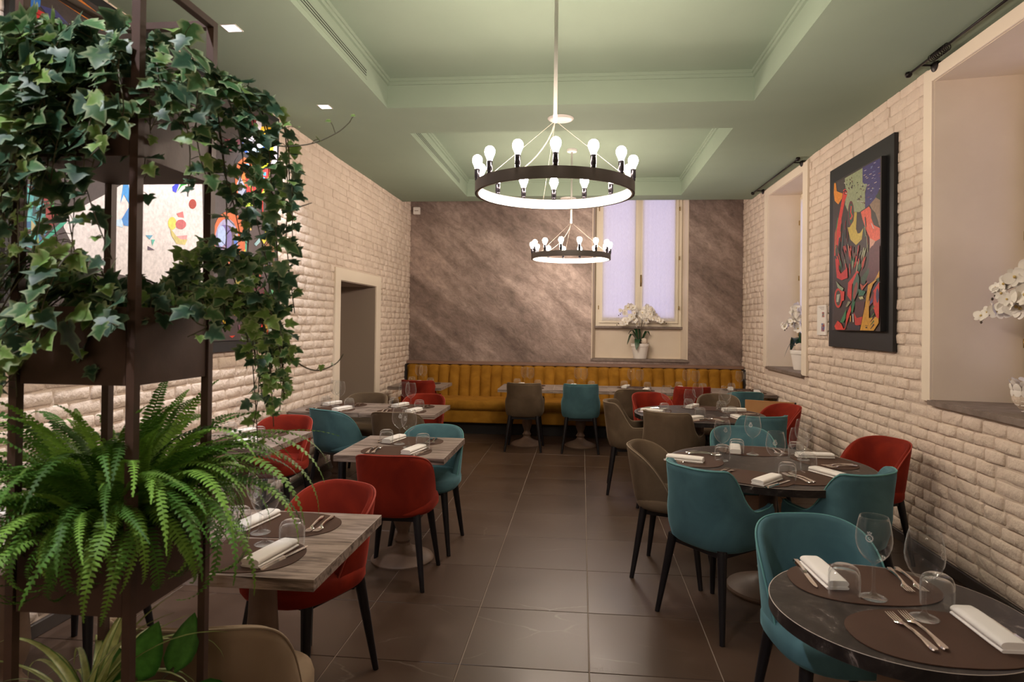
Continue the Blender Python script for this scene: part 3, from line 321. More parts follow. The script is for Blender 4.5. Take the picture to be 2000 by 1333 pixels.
ART_R=[((0.0382,0.0232,0.0194),[(6.131,2.925),(5.211,2.917),(5.198,2.15),(6.108,2.247)]),((0.0452,0.0262,0.0232),[(6.11,2.342),(5.199,2.23),(5.195,1.567),(6.103,1.564)]),((0.305,0.3515,0.2051),[(5.886,2.913),(5.527,2.916),(5.525,2.798),(5.42,2.787),(5.478,2.707),(5.468,2.572),(5.582,2.559),(5.811,2.603),(5.873,2.674),(5.866,2.773)]),((0.0482,0.0382,0.1714),[(5.527,2.919),(5.211,2.917),(5.207,2.689),(5.288,2.617),(5.387,2.584),(5.475,2.574),(5.47,2.692),(5.434,2.764),(5.494,2.777),(5.525,2.798)]),((0.0612,0.0452,0.0452),[(6.066,2.917),(5.886,2.913),(5.893,2.822),(5.936,2.795),(6.046,2.839)]),((0.7529,0.2623,0.0168),[(6.122,2.922),(6.088,2.915),(6.064,2.836),(6.027,2.821),(5.927,2.786),(5.944,2.746),(6.025,2.706),(6.109,2.756),(6.129,2.827)]),((0.6795,0.0382,0.0212),[(5.918,2.784),(5.919,2.813),(5.875,2.818),(5.832,2.787),(5.839,2.746),(5.882,2.705),(5.95,2.565),(5.954,2.363),(6.072,2.312),(6.085,2.244),(6.108,2.247),(6.097,2.456),(6.022,2.57)]),((0.0168,0.013,0.013),[(5.842,2.779),(5.843,2.771),(5.849,2.766),(5.857,2.762),(5.867,2.762),(5.878,2.764),(5.888,2.769),(5.897,2.775),(5.902,2.783),(5.904,2.792),(5.903,2.799),(5.897,2.805),(5.889,2.808),(5.879,2.809),(5.868,2.807),(5.858,2.802),(5.849,2.795),(5.844,2.787)]),((0.6795,0.0382,0.0212),[(5.857,2.778),(5.858,2.774),(5.861,2.77),(5.865,2.768),(5.87,2.767),(5.875,2.768),(5.88,2.771),(5.885,2.775),(5.888,2.78),(5.889,2.785),(5.888,2.79),(5.885,2.793),(5.881,2.796),(5.876,2.796),(5.87,2.795),(5.865,2.792),(5.861,2.788),(5.858,2.784)]),((0.013,0.2232,0.0612),[(6.041,2.588),(6.022,2.585),(6.065,2.451),(6.075,2.268),(6.086,2.269),(6.079,2.461)]),((0.1274,0.0212,0.0319),[(5.684,2.563),(5.687,2.526),(5.697,2.494),(5.714,2.472),(5.734,2.462),(5.756,2.465),(5.777,2.482),(5.794,2.51),(5.806,2.545),(5.811,2.585),(5.808,2.623),(5.797,2.655),(5.78,2.677),(5.76,2.687),(5.738,2.682),(5.717,2.665),(5.7,2.637),(5.689,2.602)]),((0.0212,0.0908,0.0452),[(5.701,2.566),(5.703,2.537),(5.71,2.512),(5.721,2.494),(5.734,2.486),(5.749,2.488),(5.764,2.501),(5.776,2.522),(5.784,2.55),(5.787,2.581),(5.785,2.611),(5.778,2.636),(5.767,2.653),(5.753,2.661),(5.738,2.658),(5.723,2.645),(5.712,2.624),(5.704,2.596)]),((0.6795,0.0382,0.0262),[(5.753,2.645),(5.731,2.634),(5.744,2.587),(5.71,2.547),(5.751,2.519),(5.768,2.535),(5.735,2.551),(5.764,2.591)]),((0.5776,0.4287,0.0704),[(5.678,2.576),(5.63,2.567),(5.643,2.426),(5.611,2.383),(5.564,2.38),(5.503,2.412),(5.532,2.322),(5.641,2.288),(5.756,2.351),(5.817,2.466),(5.775,2.459),(5.693,2.502)]),((0.7913,0.1274,0.0704),[(5.551,2.554),(5.401,2.573),(5.365,2.541),(5.356,2.468),(5.313,2.409),(5.208,2.368),(5.203,2.285),(5.282,2.273),(5.368,2.3),(5.457,2.398),(5.519,2.488)]),((0.2831,0.1878,0.1274),[(5.387,2.584),(5.281,2.622),(5.208,2.588),(5.205,2.373),(5.314,2.506)]),((0.0452,0.0382,0.0296),[(5.365,2.554),(5.286,2.501),(5.23,2.415),(5.229,2.377),(5.313,2.415),(5.359,2.475)]),((0.6795,0.6795,0.7157),[(5.363,2.436),(5.341,2.42),(5.305,2.376),(5.326,2.385)]),((0.6795,0.3515,0.2623),[(5.383,2.315),(5.282,2.276),(5.338,2.232),(5.378,2.217)]),((0.1144,0.0319,0.0452),[(5.203,2.285),(5.198,2.15),(5.38,2.169),(5.374,2.216),(5.282,2.27)]),((0.0262,0.0452,0.0319),[(5.288,2.636),(5.213,2.653),(5.208,2.588),(5.274,2.62)]),((0.0212,0.0176,0.0194),[(5.542,2.759),(5.498,2.758),(5.515,2.771)]),((0.0262,0.0262,0.0802),[(5.486,2.662),(5.456,2.652),(5.455,2.658)]),((0.0262,0.0262,0.0802),[(5.846,2.807),(5.865,2.824),(5.881,2.82)]),((0.4851,0.4851,0.4287),[(5.827,2.763),(5.855,2.78),(5.866,2.771)]),((0.0212,0.0176,0.0194),[(5.858,2.829),(5.875,2.844),(5.885,2.842)]),((0.1022,0.0212,0.0168),[(5.774,2.785),(5.79,2.812),(5.815,2.812)]),((0.0262,0.0262,0.0802),[(5.733,2.783),(5.73,2.805),(5.754,2.808)]),((0.1022,0.0212,0.0168),[(5.518,2.629),(5.476,2.607),(5.466,2.616)]),((0.1022,0.0212,0.0168),[(5.865,2.782),(5.914,2.805),(5.922,2.8)]),((0.1022,0.0212,0.0168),[(5.756,2.834),(5.75,2.845),(5.774,2.848)]),((0.0262,0.0262,0.0802),[(5.842,2.786),(5.867,2.804),(5.881,2.797)]),((0.0212,0.0176,0.0194),[(5.629,2.81),(5.605,2.813),(5.631,2.824)]),((0.4851,0.4851,0.4287),[(5.58,2.654),(5.551,2.637),(5.543,2.644)]),((0.0262,0.0262,0.0802),[(5.712,2.824),(5.705,2.834),(5.719,2.837)]),((0.4851,0.4851,0.4287),[(5.51,2.767),(5.483,2.766),(5.493,2.774)]),((0.0212,0.0176,0.0194),[(5.723,2.8),(5.713,2.816),(5.739,2.821)]),((0.4851,0.4851,0.4287),[(5.553,2.775),(5.523,2.777),(5.535,2.785)]),((0.0262,0.0262,0.0802),[(5.629,2.676),(5.601,2.661),(5.592,2.668)]),((0.1022,0.0212,0.0168),[(5.736,2.87),(5.73,2.887),(5.748,2.89)]),((0.1022,0.0212,0.0168),[(5.761,2.859),(5.758,2.878),(5.783,2.881)]),((0.4851,0.4851,0.4287),[(5.624,2.663),(5.61,2.649),(5.594,2.656)]),((0.0212,0.0176,0.0194),[(5.722,2.787),(5.717,2.806),(5.733,2.809)]),((0.0262,0.0262,0.0802),[(5.573,2.692),(5.542,2.681),(5.544,2.693)]),((0.0262,0.0262,0.0802),[(5.531,2.758),(5.504,2.756),(5.516,2.765)]),((0.0262,0.0262,0.0802),[(5.857,2.791),(5.877,2.807),(5.892,2.8)]),((0.4851,0.4851,0.4287),[(5.569,2.639),(5.542,2.621),(5.53,2.628)]),((0.0262,0.0262,0.0802),[(5.766,2.819),(5.775,2.843),(5.79,2.844)]),((0.1022,0.0212,0.0168),[(5.577,2.748),(5.546,2.748),(5.555,2.755)]),((0.1022,0.0212,0.0168),[(5.622,2.787),(5.597,2.795),(5.609,2.8)]),((0.1022,0.0212,0.0168),[(5.528,2.726),(5.483,2.722),(5.491,2.731)]),((0.1022,0.0212,0.0168),[(5.587,2.686),(5.535,2.67),(5.534,2.68)]),((0.1022,0.0212,0.0168),[(5.556,2.743),(5.53,2.739),(5.541,2.749)]),((0.1022,0.0212,0.0168),[(5.73,2.791),(5.724,2.805),(5.746,2.809)]),((0.1022,0.0212,0.0168),[(5.725,2.834),(5.714,2.853),(5.741,2.858)]),((0.1022,0.0212,0.0168),[(5.611,2.674),(5.567,2.654),(5.561,2.661)]),((0.1022,0.0212,0.0168),[(5.553,2.639),(5.521,2.622),(5.514,2.627)]),((0.4851,0.4851,0.4287),[(5.556,2.647),(5.52,2.628),(5.511,2.636)]),((0.4851,0.4851,0.4287),[(5.862,2.854),(5.88,2.876),(5.9,2.874)]),((0.0212,0.0176,0.0194),[(5.753,2.828),(5.755,2.851),(5.773,2.853)]),((0.0262,0.0262,0.0802),[(5.822,2.832),(5.841,2.854),(5.855,2.853)]),((0.0212,0.0176,0.0194),[(5.649,2.729),(5.613,2.729),(5.623,2.737)]),((0.0212,0.0176,0.0194),[(5.62,2.683),(5.571,2.664),(5.566,2.672)]),((0.0262,0.0262,0.0802),[(5.688,2.791),(5.673,2.806),(5.687,2.81)]),((0.1022,0.0212,0.0168),[(5.825,2.875),(5.827,2.887),(5.846,2.888)]),((0.6445,0.5149,0.4564),[(5.307,2.745),(5.261,2.744),(5.266,2.74),(5.304,2.74)]),((0.0212,0.0168,0.0612),[(5.331,2.887),(5.296,2.886),(5.299,2.882),(5.328,2.883)]),((0.1878,0.0612,0.0802),[(5.236,2.805),(5.207,2.804),(5.21,2.799),(5.233,2.8)]),((0.0212,0.0168,0.0612),[(5.383,2.68),(5.345,2.68),(5.348,2.675),(5.38,2.675)]),((0.2232,0.305,0.5149),[(5.373,2.879),(5.342,2.878),(5.345,2.873),(5.37,2.874)]),((0.5149,0.4564,0.5776),[(5.331,2.81),(5.286,2.808),(5.291,2.804),(5.328,2.805)]),((0.6445,0.5149,0.4564),[(5.397,2.833),(5.35,2.831),(5.355,2.827),(5.394,2.828)]),((0.2232,0.305,0.5149),[(5.466,2.754),(5.419,2.753),(5.424,2.749),(5.463,2.749)]),((0.2232,0.305,0.5149),[(5.379,2.629),(5.345,2.629),(5.348,2.624),(5.376,2.624)]),((0.1878,0.0612,0.0802),[(5.229,2.777),(5.185,2.776),(5.189,2.772),(5.227,2.773)]),((0.2232,0.305,0.5149),[(5.335,2.838),(5.288,2.837),(5.292,2.833),(5.332,2.834)]),((0.1878,0.0612,0.0802),[(5.237,2.801),(5.193,2.8),(5.197,2.796),(5.234,2.796)]),((0.2232,0.305,0.5149),[(5.37,2.889),(5.332,2.887),(5.336,2.883),(5.367,2.884)]),((0.6445,0.5149,0.4564),[(5.469,2.829),(5.434,2.828),(5.437,2.823),(5.466,2.824)]),((0.1878,0.0612,0.0802),[(5.425,2.651),(5.382,2.651),(5.386,2.646),(5.422,2.646)]),((0.0212,0.0168,0.0612),[(5.363,2.666),(5.322,2.666),(5.326,2.662),(5.36,2.662)]),((0.6445,0.5149,0.4564),[(5.421,2.751),(5.387,2.75),(5.39,2.746),(5.418,2.746)]),((0.6445,0.5149,0.4564),[(5.424,2.721),(5.385,2.72),(5.389,2.716),(5.421,2.716)]),((0.6445,0.5149,0.4564),[(5.502,2.85),(5.461,2.848),(5.465,2.844),(5.499,2.845)]),((0.6445,0.5149,0.4564),[(5.345,2.711),(5.322,2.711),(5.324,2.706),(5.342,2.706)]),((0.6445,0.5149,0.4564),[(5.452,2.813),(5.408,2.812),(5.412,2.808),(5.449,2.809)]),((0.2232,0.305,0.5149),[(5.339,2.703),(5.301,2.702),(5.305,2.698),(5.336,2.698)]),((0.0212,0.0168,0.0612),[(5.367,2.717),(5.327,2.716),(5.331,2.712),(5.365,2.712)]),((0.5149,0.4564,0.5776),[(5.37,2.694),(5.341,2.694),(5.344,2.689),(5.367,2.689)]),((0.2232,0.305,0.5149),[(5.306,2.779),(5.279,2.778),(5.281,2.774),(5.303,2.775)]),((0.6445,0.5149,0.4564),[(5.248,2.852),(5.215,2.851),(5.218,2.847),(5.245,2.848)]),((0.5149,0.4564,0.5776),[(5.351,2.791),(5.316,2.791),(5.319,2.786),(5.348,2.787)]),((0.5149,0.4564,0.5776),[(5.49,2.885),(5.445,2.883),(5.449,2.878),(5.487,2.88)]),((0.5149,0.4564,0.5776),[(5.317,2.905),(5.277,2.903),(5.281,2.899),(5.314,2.9)]),((0.5149,0.4564,0.5776),[(5.221,2.68),(5.201,2.68),(5.202,2.675),(5.218,2.675)]),((0.1878,0.0612,0.0802),[(5.443,2.744),(5.394,2.743),(5.399,2.739),(5.44,2.739)]),((0.305,0.0212,0.0262),[(5.43,2.363),(5.421,2.362),(5.396,2.262),(5.405,2.263)]),((0.0168,0.0168,0.0194),[(5.951,2.52),(5.941,2.519),(5.962,2.45),(5.972,2.451)]),((0.0212,0.1022,0.0529),[(5.944,2.514),(5.935,2.513),(5.954,2.392),(5.964,2.393)]),((0.1144,0.0262,0.0319),[(5.82,2.445),(5.8,2.442),(5.808,2.335),(5.828,2.337)]),((0.0452,0.1559,0.1559),[(5.475,2.502),(5.462,2.499),(5.44,2.411),(5.454,2.413)]),((0.0168,0.0168,0.0194),[(5.852,2.462),(5.834,2.459),(5.845,2.373),(5.863,2.375)]),((0.305,0.305,0.1878),[(5.44,2.341),(5.428,2.339),(5.403,2.203),(5.415,2.205)]),((0.0452,0.1559,0.1559),[(5.903,2.429),(5.894,2.427),(5.909,2.304),(5.919,2.305)]),((0.305,0.305,0.1878),[(5.995,2.403),(5.98,2.401),(6.005,2.291),(6.02,2.292)]),((0.0212,0.1022,0.0529),[(5.494,2.425),(5.478,2.422),(5.459,2.332),(5.474,2.334)]),((0.305,0.305,0.1878),[(5.476,2.419),(5.461,2.417),(5.439,2.336),(5.454,2.338)]),((0.0212,0.1022,0.0529),[(5.993,2.396),(5.974,2.394),(5.999,2.286),(6.017,2.288)]),((0.0168,0.0168,0.0194),[(5.972,2.399),(5.957,2.397),(5.979,2.252),(5.994,2.254)]),((0.305,0.0212,0.0262),[(5.859,2.531),(5.846,2.529),(5.859,2.452),(5.871,2.454)]),((0.1144,0.0262,0.0319),[(5.997,2.395),(5.978,2.393),(6.003,2.297),(6.022,2.3)]),((0.1144,0.0262,0.0319),[(5.459,2.157),(5.444,2.155),(5.472,2.097),(5.517,2.059),(5.493,2.099)]),((0.1144,0.0262,0.0319),[(5.986,2.214),(5.963,2.212),(5.925,2.165),(5.911,2.134),(5.955,2.167)]),((0.5149,0.0452,0.0319),[(6.046,2.212),(6.023,2.209),(5.977,2.143),(5.954,2.101),(6.006,2.146)]),((0.5776,0.0612,0.0319),[(5.475,2.155),(5.463,2.154),(5.489,2.095),(5.528,2.056),(5.505,2.096)]),((0.305,0.3278,0.2051),[(5.871,2.191),(5.858,2.189),(5.835,2.119),(5.826,2.072),(5.852,2.12)]),((0.0194,0.0176,0.0212),[(5.947,2.297),(5.925,2.294),(5.894,2.262),(5.883,2.242),(5.921,2.265)]),((0.0212,0.1144,0.0529),[(6.068,2.34),(6.049,2.337),(6.0,2.257),(5.97,2.205),(6.024,2.26)]),((0.3515,0.0262,0.0262),[(6.045,2.188),(6.024,2.186),(5.978,2.105),(5.953,2.051),(6.005,2.107)]),((0.1878,0.0319,0.0319),[(5.593,2.25),(5.582,2.249),(5.595,2.18),(5.619,2.135),(5.609,2.182)]),((0.0212,0.1144,0.0529),[(6.033,2.3),(6.015,2.298),(5.971,2.264),(5.946,2.242),(5.995,2.267)]),((0.0212,0.1144,0.0529),[(6.035,2.188),(6.012,2.186),(5.968,2.128),(5.946,2.091),(5.997,2.131)]),((0.305,0.3278,0.2051),[(5.454,2.241),(5.435,2.239),(5.464,2.18),(5.513,2.143),(5.488,2.182)]),((0.1144,0.0262,0.0319),[(5.71,2.291),(5.698,2.29),(5.697,2.247),(5.707,2.219),(5.712,2.248)]),((0.5776,0.0612,0.0319),[(5.665,2.148),(5.655,2.147),(5.659,2.11),(5.673,2.086),(5.672,2.111)]),((0.0212,0.1144,0.0529),[(5.737,2.206),(5.717,2.204),(5.712,2.157),(5.727,2.127),(5.738,2.159)]),((0.305,0.3278,0.2051),[(5.475,2.224),(5.454,2.222),(5.48,2.176),(5.529,2.148),(5.508,2.179)]),((0.0194,0.0176,0.0212),[(5.695,2.28),(5.672,2.277),(5.673,2.224),(5.696,2.191),(5.702,2.228)]),((0.305,0.3278,0.2051),[(5.531,2.23),(5.52,2.228),(5.541,2.199),(5.572,2.181),(5.554,2.201)]),((0.0194,0.0176,0.0212),[(5.603,2.152),(5.583,2.15),(5.594,2.071),(5.625,2.021),(5.62,2.074)]),((0.0194,0.0176,0.0212),[(6.026,2.212),(6.011,2.211),(5.968,2.177),(5.941,2.155),(5.987,2.179)]),((0.5149,0.0452,0.0319),[(5.491,2.126),(5.471,2.124),(5.495,2.098),(5.542,2.084),(5.523,2.101)]),((0.1144,0.0262,0.0319),[(5.57,2.191),(5.551,2.189),(5.566,2.116),(5.601,2.069),(5.591,2.118)]),((0.0212,0.1144,0.0529),[(5.681,2.224),(5.661,2.221),(5.662,2.15),(5.684,2.104),(5.689,2.152)]),((0.5149,0.0452,0.0319),[(5.585,2.167),(5.563,2.165),(5.576,2.127),(5.613,2.104),(5.605,2.13)]),((0.1878,0.0319,0.0319),[(5.69,2.246),(5.678,2.245),(5.679,2.202),(5.692,2.175),(5.694,2.204)]),((0.0212,0.1144,0.0529),[(5.618,2.244),(5.597,2.242),(5.607,2.215),(5.639,2.2),(5.635,2.218)]),((0.0194,0.0176,0.0212),[(6.053,2.34),(6.035,2.337),(5.989,2.298),(5.961,2.272),(6.011,2.3)]),((0.5776,0.0612,0.0319),[(5.453,2.169),(5.438,2.168),(5.467,2.134),(5.512,2.114),(5.487,2.136)]),((0.1144,0.0262,0.0319),[(5.929,2.267),(5.907,2.264),(5.878,2.225),(5.87,2.201),(5.905,2.228)]),((0.1144,0.0262,0.0319),[(5.587,2.274),(5.575,2.273),(5.589,2.22),(5.615,2.186),(5.605,2.222)]),((0.5776,0.0612,0.0319),[(5.762,2.142),(5.75,2.141),(5.741,2.068),(5.745,2.021),(5.757,2.07)]),((0.0212,0.1144,0.0529),[(5.765,2.272),(5.752,2.27),(5.743,2.209),(5.748,2.17),(5.76,2.211)]),((0.0212,0.1144,0.0529),[(5.56,2.124),(5.536,2.121),(5.552,2.068),(5.593,2.035),(5.584,2.071)]),((0.0212,0.1144,0.0529),[(5.995,2.188),(5.983,2.186),(5.944,2.131),(5.918,2.095),(5.959,2.132)]),((0.5149,0.0452,0.0319),[(6.047,2.238),(6.019,2.235),(5.974,2.175),(5.955,2.136),(6.008,2.178)]),((0.5776,0.0612,0.0319),[(5.753,2.275),(5.738,2.274),(5.73,2.2),(5.738,2.152),(5.75,2.202)]),((0.0212,0.1144,0.0529),[(5.562,2.15),(5.54,2.148),(5.557,2.105),(5.595,2.078),(5.585,2.107)]),((0.1878,0.0319,0.0319),[(5.654,2.228),(5.631,2.225),(5.636,2.193),(5.665,2.174),(5.666,2.196)]),((0.0194,0.0176,0.0212),[(5.807,2.302),(5.784,2.299),(5.771,2.248),(5.78,2.217),(5.8,2.252)]),((0.1878,0.0319,0.0319),[(5.483,2.244),(5.469,2.242),(5.495,2.176),(5.535,2.135),(5.513,2.178)]),((0.0212,0.1144,0.0529),[(5.504,2.173),(5.489,2.171),(5.512,2.104),(5.55,2.062),(5.531,2.106)]),((0.0212,0.1144,0.0529),[(5.996,2.227),(5.971,2.225),(5.931,2.157),(5.918,2.113),(5.964,2.16)]),((0.1878,0.0319,0.0319),[(5.851,2.319),(5.834,2.317),(5.814,2.271),(5.812,2.241),(5.836,2.273)]),((0.0212,0.1144,0.0529),[(5.699,2.181),(5.676,2.179),(5.676,2.128),(5.698,2.096),(5.705,2.13)]),((0.305,0.3278,0.2051),[(5.704,2.162),(5.684,2.16),(5.684,2.114),(5.702,2.085),(5.709,2.116)]),((0.5149,0.0452,0.0319),[(5.873,2.312),(5.856,2.31),(5.834,2.277),(5.829,2.256),(5.856,2.279)]),((0.3515,0.0262,0.0262),[(5.854,2.153),(5.832,2.15),(5.812,2.107),(5.814,2.079),(5.841,2.109)]),((0.5776,0.0612,0.0319),[(6.045,2.331),(6.028,2.329),(5.982,2.239),(5.953,2.179),(6.003,2.241)]),((0.305,0.3278,0.2051),[(5.609,2.146),(5.59,2.144),(5.6,2.078),(5.63,2.036),(5.625,2.08)]),((0.5149,0.0452,0.0319),[(5.741,2.294),(5.725,2.292),(5.72,2.259),(5.731,2.239),(5.74,2.261)]),((0.305,0.3278,0.2051),[(5.8,2.317),(5.787,2.316),(5.774,2.266),(5.774,2.234),(5.791,2.268)]),((0.5776,0.0612,0.0319),[(5.476,2.171),(5.465,2.17),(5.492,2.127),(5.53,2.1),(5.506,2.129)]),((0.3515,0.0262,0.0262),[(5.897,2.311),(5.872,2.308),(5.847,2.262),(5.846,2.233),(5.878,2.266)]),((0.305,0.3278,0.2051),[(5.485,2.249),(5.464,2.247),(5.49,2.191),(5.536,2.156),(5.517,2.194)]),((0.5149,0.0452,0.0319),[(5.63,2.195),(5.61,2.193),(5.618,2.134),(5.646,2.096),(5.644,2.136)]),((0.0194,0.0176,0.0212),[(5.783,2.238),(5.758,2.235),(5.747,2.178),(5.761,2.142),(5.779,2.181)]),((0.5149,0.0452,0.0319),[(5.783,2.3),(5.768,2.298),(5.756,2.22),(5.761,2.168),(5.777,2.222)]),((0.1144,0.0262,0.0319),[(6.05,2.327),(6.028,2.324),(5.982,2.258),(5.958,2.215),(6.01,2.261)]),((0.5776,0.0612,0.0319),[(5.772,2.255),(5.749,2.252),(5.74,2.22),(5.754,2.201),(5.77,2.223)]),((0.3515,0.0262,0.0262),[(5.586,2.28),(5.564,2.278),(5.577,2.227),(5.614,2.197),(5.607,2.231)]),((0.1144,0.0296,0.0423),[(5.381,2.22),(5.324,2.245),(5.199,2.23),(5.196,2.035),(5.277,1.965),(5.391,1.94),(5.45,1.997),(5.379,2.122)]),((0.5776,0.0262,0.0212),[(6.07,2.218),(5.978,2.194),(5.994,2.109),(5.94,2.068),(5.802,2.113),(5.792,2.021),(5.921,2.009),(6.029,2.038)]),((0.0262,0.0802,0.0382),[(5.526,2.002),(5.378,2.076),(5.378,2.037),(5.45,1.95),(5.51,1.954)]),((0.5149,0.0908,0.0452),[(5.548,1.956),(5.479,1.932),(5.377,1.965),(5.509,1.894)]),((0.6445,0.0319,0.0212),[(5.7,2.014),(5.605,2.069),(5.565,2.052),(5.699,1.959),(5.713,1.814),(5.797,1.866),(5.782,1.978)]),((0.0452,0.1144,0.0802),[(5.683,1.972),(5.597,2.055),(5.557,2.004),(5.57,1.897),(5.664,1.806),(5.705,1.814)]),((0.305,0.0612,0.0452),[(5.602,1.896),(5.616,1.869),(5.632,1.846),(5.648,1.832),(5.663,1.827),(5.673,1.834),(5.677,1.851),(5.674,1.876),(5.665,1.904),(5.651,1.932),(5.635,1.954),(5.619,1.969),(5.605,1.972),(5.595,1.965),(5.591,1.948),(5.594,1.924)]),((0.6105,0.0452,0.0212),[(5.907,1.85),(5.912,1.82),(5.926,1.794),(5.948,1.775),(5.976,1.765),(6.006,1.766),(6.035,1.777),(6.059,1.798),(6.075,1.826),(6.081,1.857),(6.077,1.887),(6.062,1.914),(6.038,1.933),(6.01,1.942),(5.98,1.94),(5.951,1.928),(5.928,1.907),(5.913,1.88)]),((0.0612,0.0612,0.0452),[(5.935,1.851),(5.938,1.828),(5.948,1.807),(5.963,1.792),(5.981,1.785),(6.002,1.785),(6.021,1.794),(6.037,1.81),(6.047,1.832),(6.052,1.856),(6.048,1.879),(6.039,1.9),(6.023,1.915),(6.004,1.922),(5.984,1.921),(5.965,1.912),(5.95,1.896),(5.939,1.875)]),((0.4287,0.4564,0.3763),[(6.026,1.884),(5.954,1.888),(5.989,1.817),(6.034,1.818)]),((0.6795,0.0452,0.0262),[(5.937,1.916),(5.858,1.905),(5.865,1.827),(5.917,1.821)]),((0.2831,0.3515,0.2232),[(6.047,2.01),(5.955,1.96),(5.876,1.934),(5.901,1.907),(6.009,1.949)]),((0.5149,0.5149,0.2623),[(5.569,1.843),(5.493,1.846),(5.47,1.826),(5.538,1.822)]),((0.0212,0.1559,0.0908),[(5.571,1.911),(5.434,1.883),(5.478,1.852),(5.57,1.856)]),((0.305,0.305,0.1878),[(5.829,1.769),(5.779,1.817),(5.721,1.808),(5.795,1.768)]),((0.6105,0.0382,0.0232),[(5.826,1.599),(5.811,1.698),(5.729,1.78),(5.711,1.738),(5.776,1.655),(5.842,1.567),(5.877,1.567)]),((0.0262,0.1878,0.0704),[(5.949,1.635),(5.812,1.754),(5.827,1.67),(5.878,1.627)]),((0.6795,0.0452,0.0262),[(6.076,1.598),(6.003,1.649),(5.922,1.62),(5.86,1.567),(6.038,1.565)]),((0.0802,0.0212,0.0262),[(5.632,1.805),(5.447,1.805),(5.475,1.7),(5.566,1.634),(5.646,1.702)]),((0.5149,0.0319,0.0262),[(5.662,1.716),(5.598,1.668),(5.49,1.68),(5.519,1.613),(5.628,1.603)]),((0.6795,0.7157,0.7157),[(5.686,1.703),(5.67,1.703),(5.661,1.634),(5.677,1.634)]),((0.7529,0.3515,0.0212),[(5.735,1.69),(5.719,1.69),(5.718,1.634),(5.734,1.641)]),((0.0262,0.0212,0.0382),[(5.776,1.627),(5.534,1.6),(5.534,1.567),(5.758,1.571)]),((0.0212,0.1559,0.0612),[(5.696,1.807),(5.632,1.811),(5.678,1.717),(5.711,1.717)]),((0.6105,0.305,0.0262),[(5.196,2.035),(5.196,1.985),(5.305,1.935),(5.36,1.86),(5.374,1.796),(5.276,1.882),(5.373,1.757),(5.371,1.666),(5.204,1.677),(5.203,1.627),(5.285,1.566),(5.534,1.565),(5.446,1.759),(5.391,1.933),(5.277,1.965)]),((0.0262,0.0802,0.0452),[(5.264,1.97),(5.198,1.982),(5.198,1.947)]),((0.0262,0.0212,0.0612),[(5.318,1.897),(5.263,1.939),(5.202,1.944),(5.276,1.895),(5.339,1.872)]),((0.6105,0.0382,0.0212),[(5.297,1.883),(5.198,1.947),(5.197,1.664),(5.231,1.664),(5.295,1.742)]),((0.0452,0.0382,0.1022),[(5.197,1.84),(5.199,1.821),(5.203,1.804),(5.21,1.792),(5.219,1.785),(5.228,1.785),(5.237,1.792),(5.245,1.805),(5.25,1.823),(5.252,1.842),(5.25,1.862),(5.246,1.879),(5.239,1.891),(5.23,1.898),(5.221,1.897),(5.212,1.89),(5.204,1.877),(5.199,1.86)]),((0.1878,0.0262,0.0262),[(5.36,1.821),(5.276,1.882),(5.295,1.793),(5.359,1.763)]),((0.0262,0.0452,0.2232),[(5.352,1.795),(5.303,1.825),(5.309,1.794),(5.359,1.769)]),((0.0612,0.1274,0.0319),[(5.358,1.717),(5.288,1.767),(5.274,1.754),(5.33,1.727)]),((0.0319,0.0212,0.0262),[(5.357,1.688),(5.287,1.739),(5.273,1.725),(5.329,1.698)]),((0.0612,0.1274,0.0319),[(5.357,1.659),(5.287,1.71),(5.273,1.697),(5.329,1.669)]),((0.0319,0.0212,0.0262),[(5.356,1.63),(5.287,1.681),(5.272,1.668),(5.328,1.64)]),((0.0612,0.1274,0.0319),[(5.356,1.601),(5.286,1.652),(5.272,1.639),(5.328,1.611)]),((0.0319,0.0212,0.0262),[(5.355,1.572),(5.286,1.623),(5.271,1.611),(5.327,1.582)]),((0.0452,0.0262,0.0212),[(5.436,1.607),(5.385,1.607),(5.385,1.603),(5.436,1.603)]),((0.0452,0.0262,0.0212),[(5.432,1.594),(5.396,1.597),(5.399,1.584),(5.428,1.584)])]
# ================================================================== THE ROOM
floor=struct(MB().box(XL-.6,XR+.6,Y0-.1,YB+.3,-.10,-.004).build('floor',MT['grout']))
GX,GY,TS=.0508,7.736,.6
xs=[x for x in (GX+TS*k for k in range(-6,6))]; ys=[y for y in (GY+TS*k for k in range(-19,5))]
tile_cache={}
for a in xs:
    for b in ys:
        x0,x1=max(a,XL-.005),min(a+TS,XR+.005); y0,y1=max(b,Y0),min(b+TS,YB)
        if x1-x0<.03 or y1-y0<.03: continue
        g=.0022; key=(round(x1-x0,3),round(y1-y0,3))
        if key not in tile_cache:
            w,d=key; tile_cache[key]=MB().bbox(-w/2+g,w/2-g,-d/2+g,d/2-g,-.012,0,.0015).mesh('tile',MT['tile'])
        link('tile',tile_cache[key],floor,((x0+x1)/2,(y0+y1)/2,0))

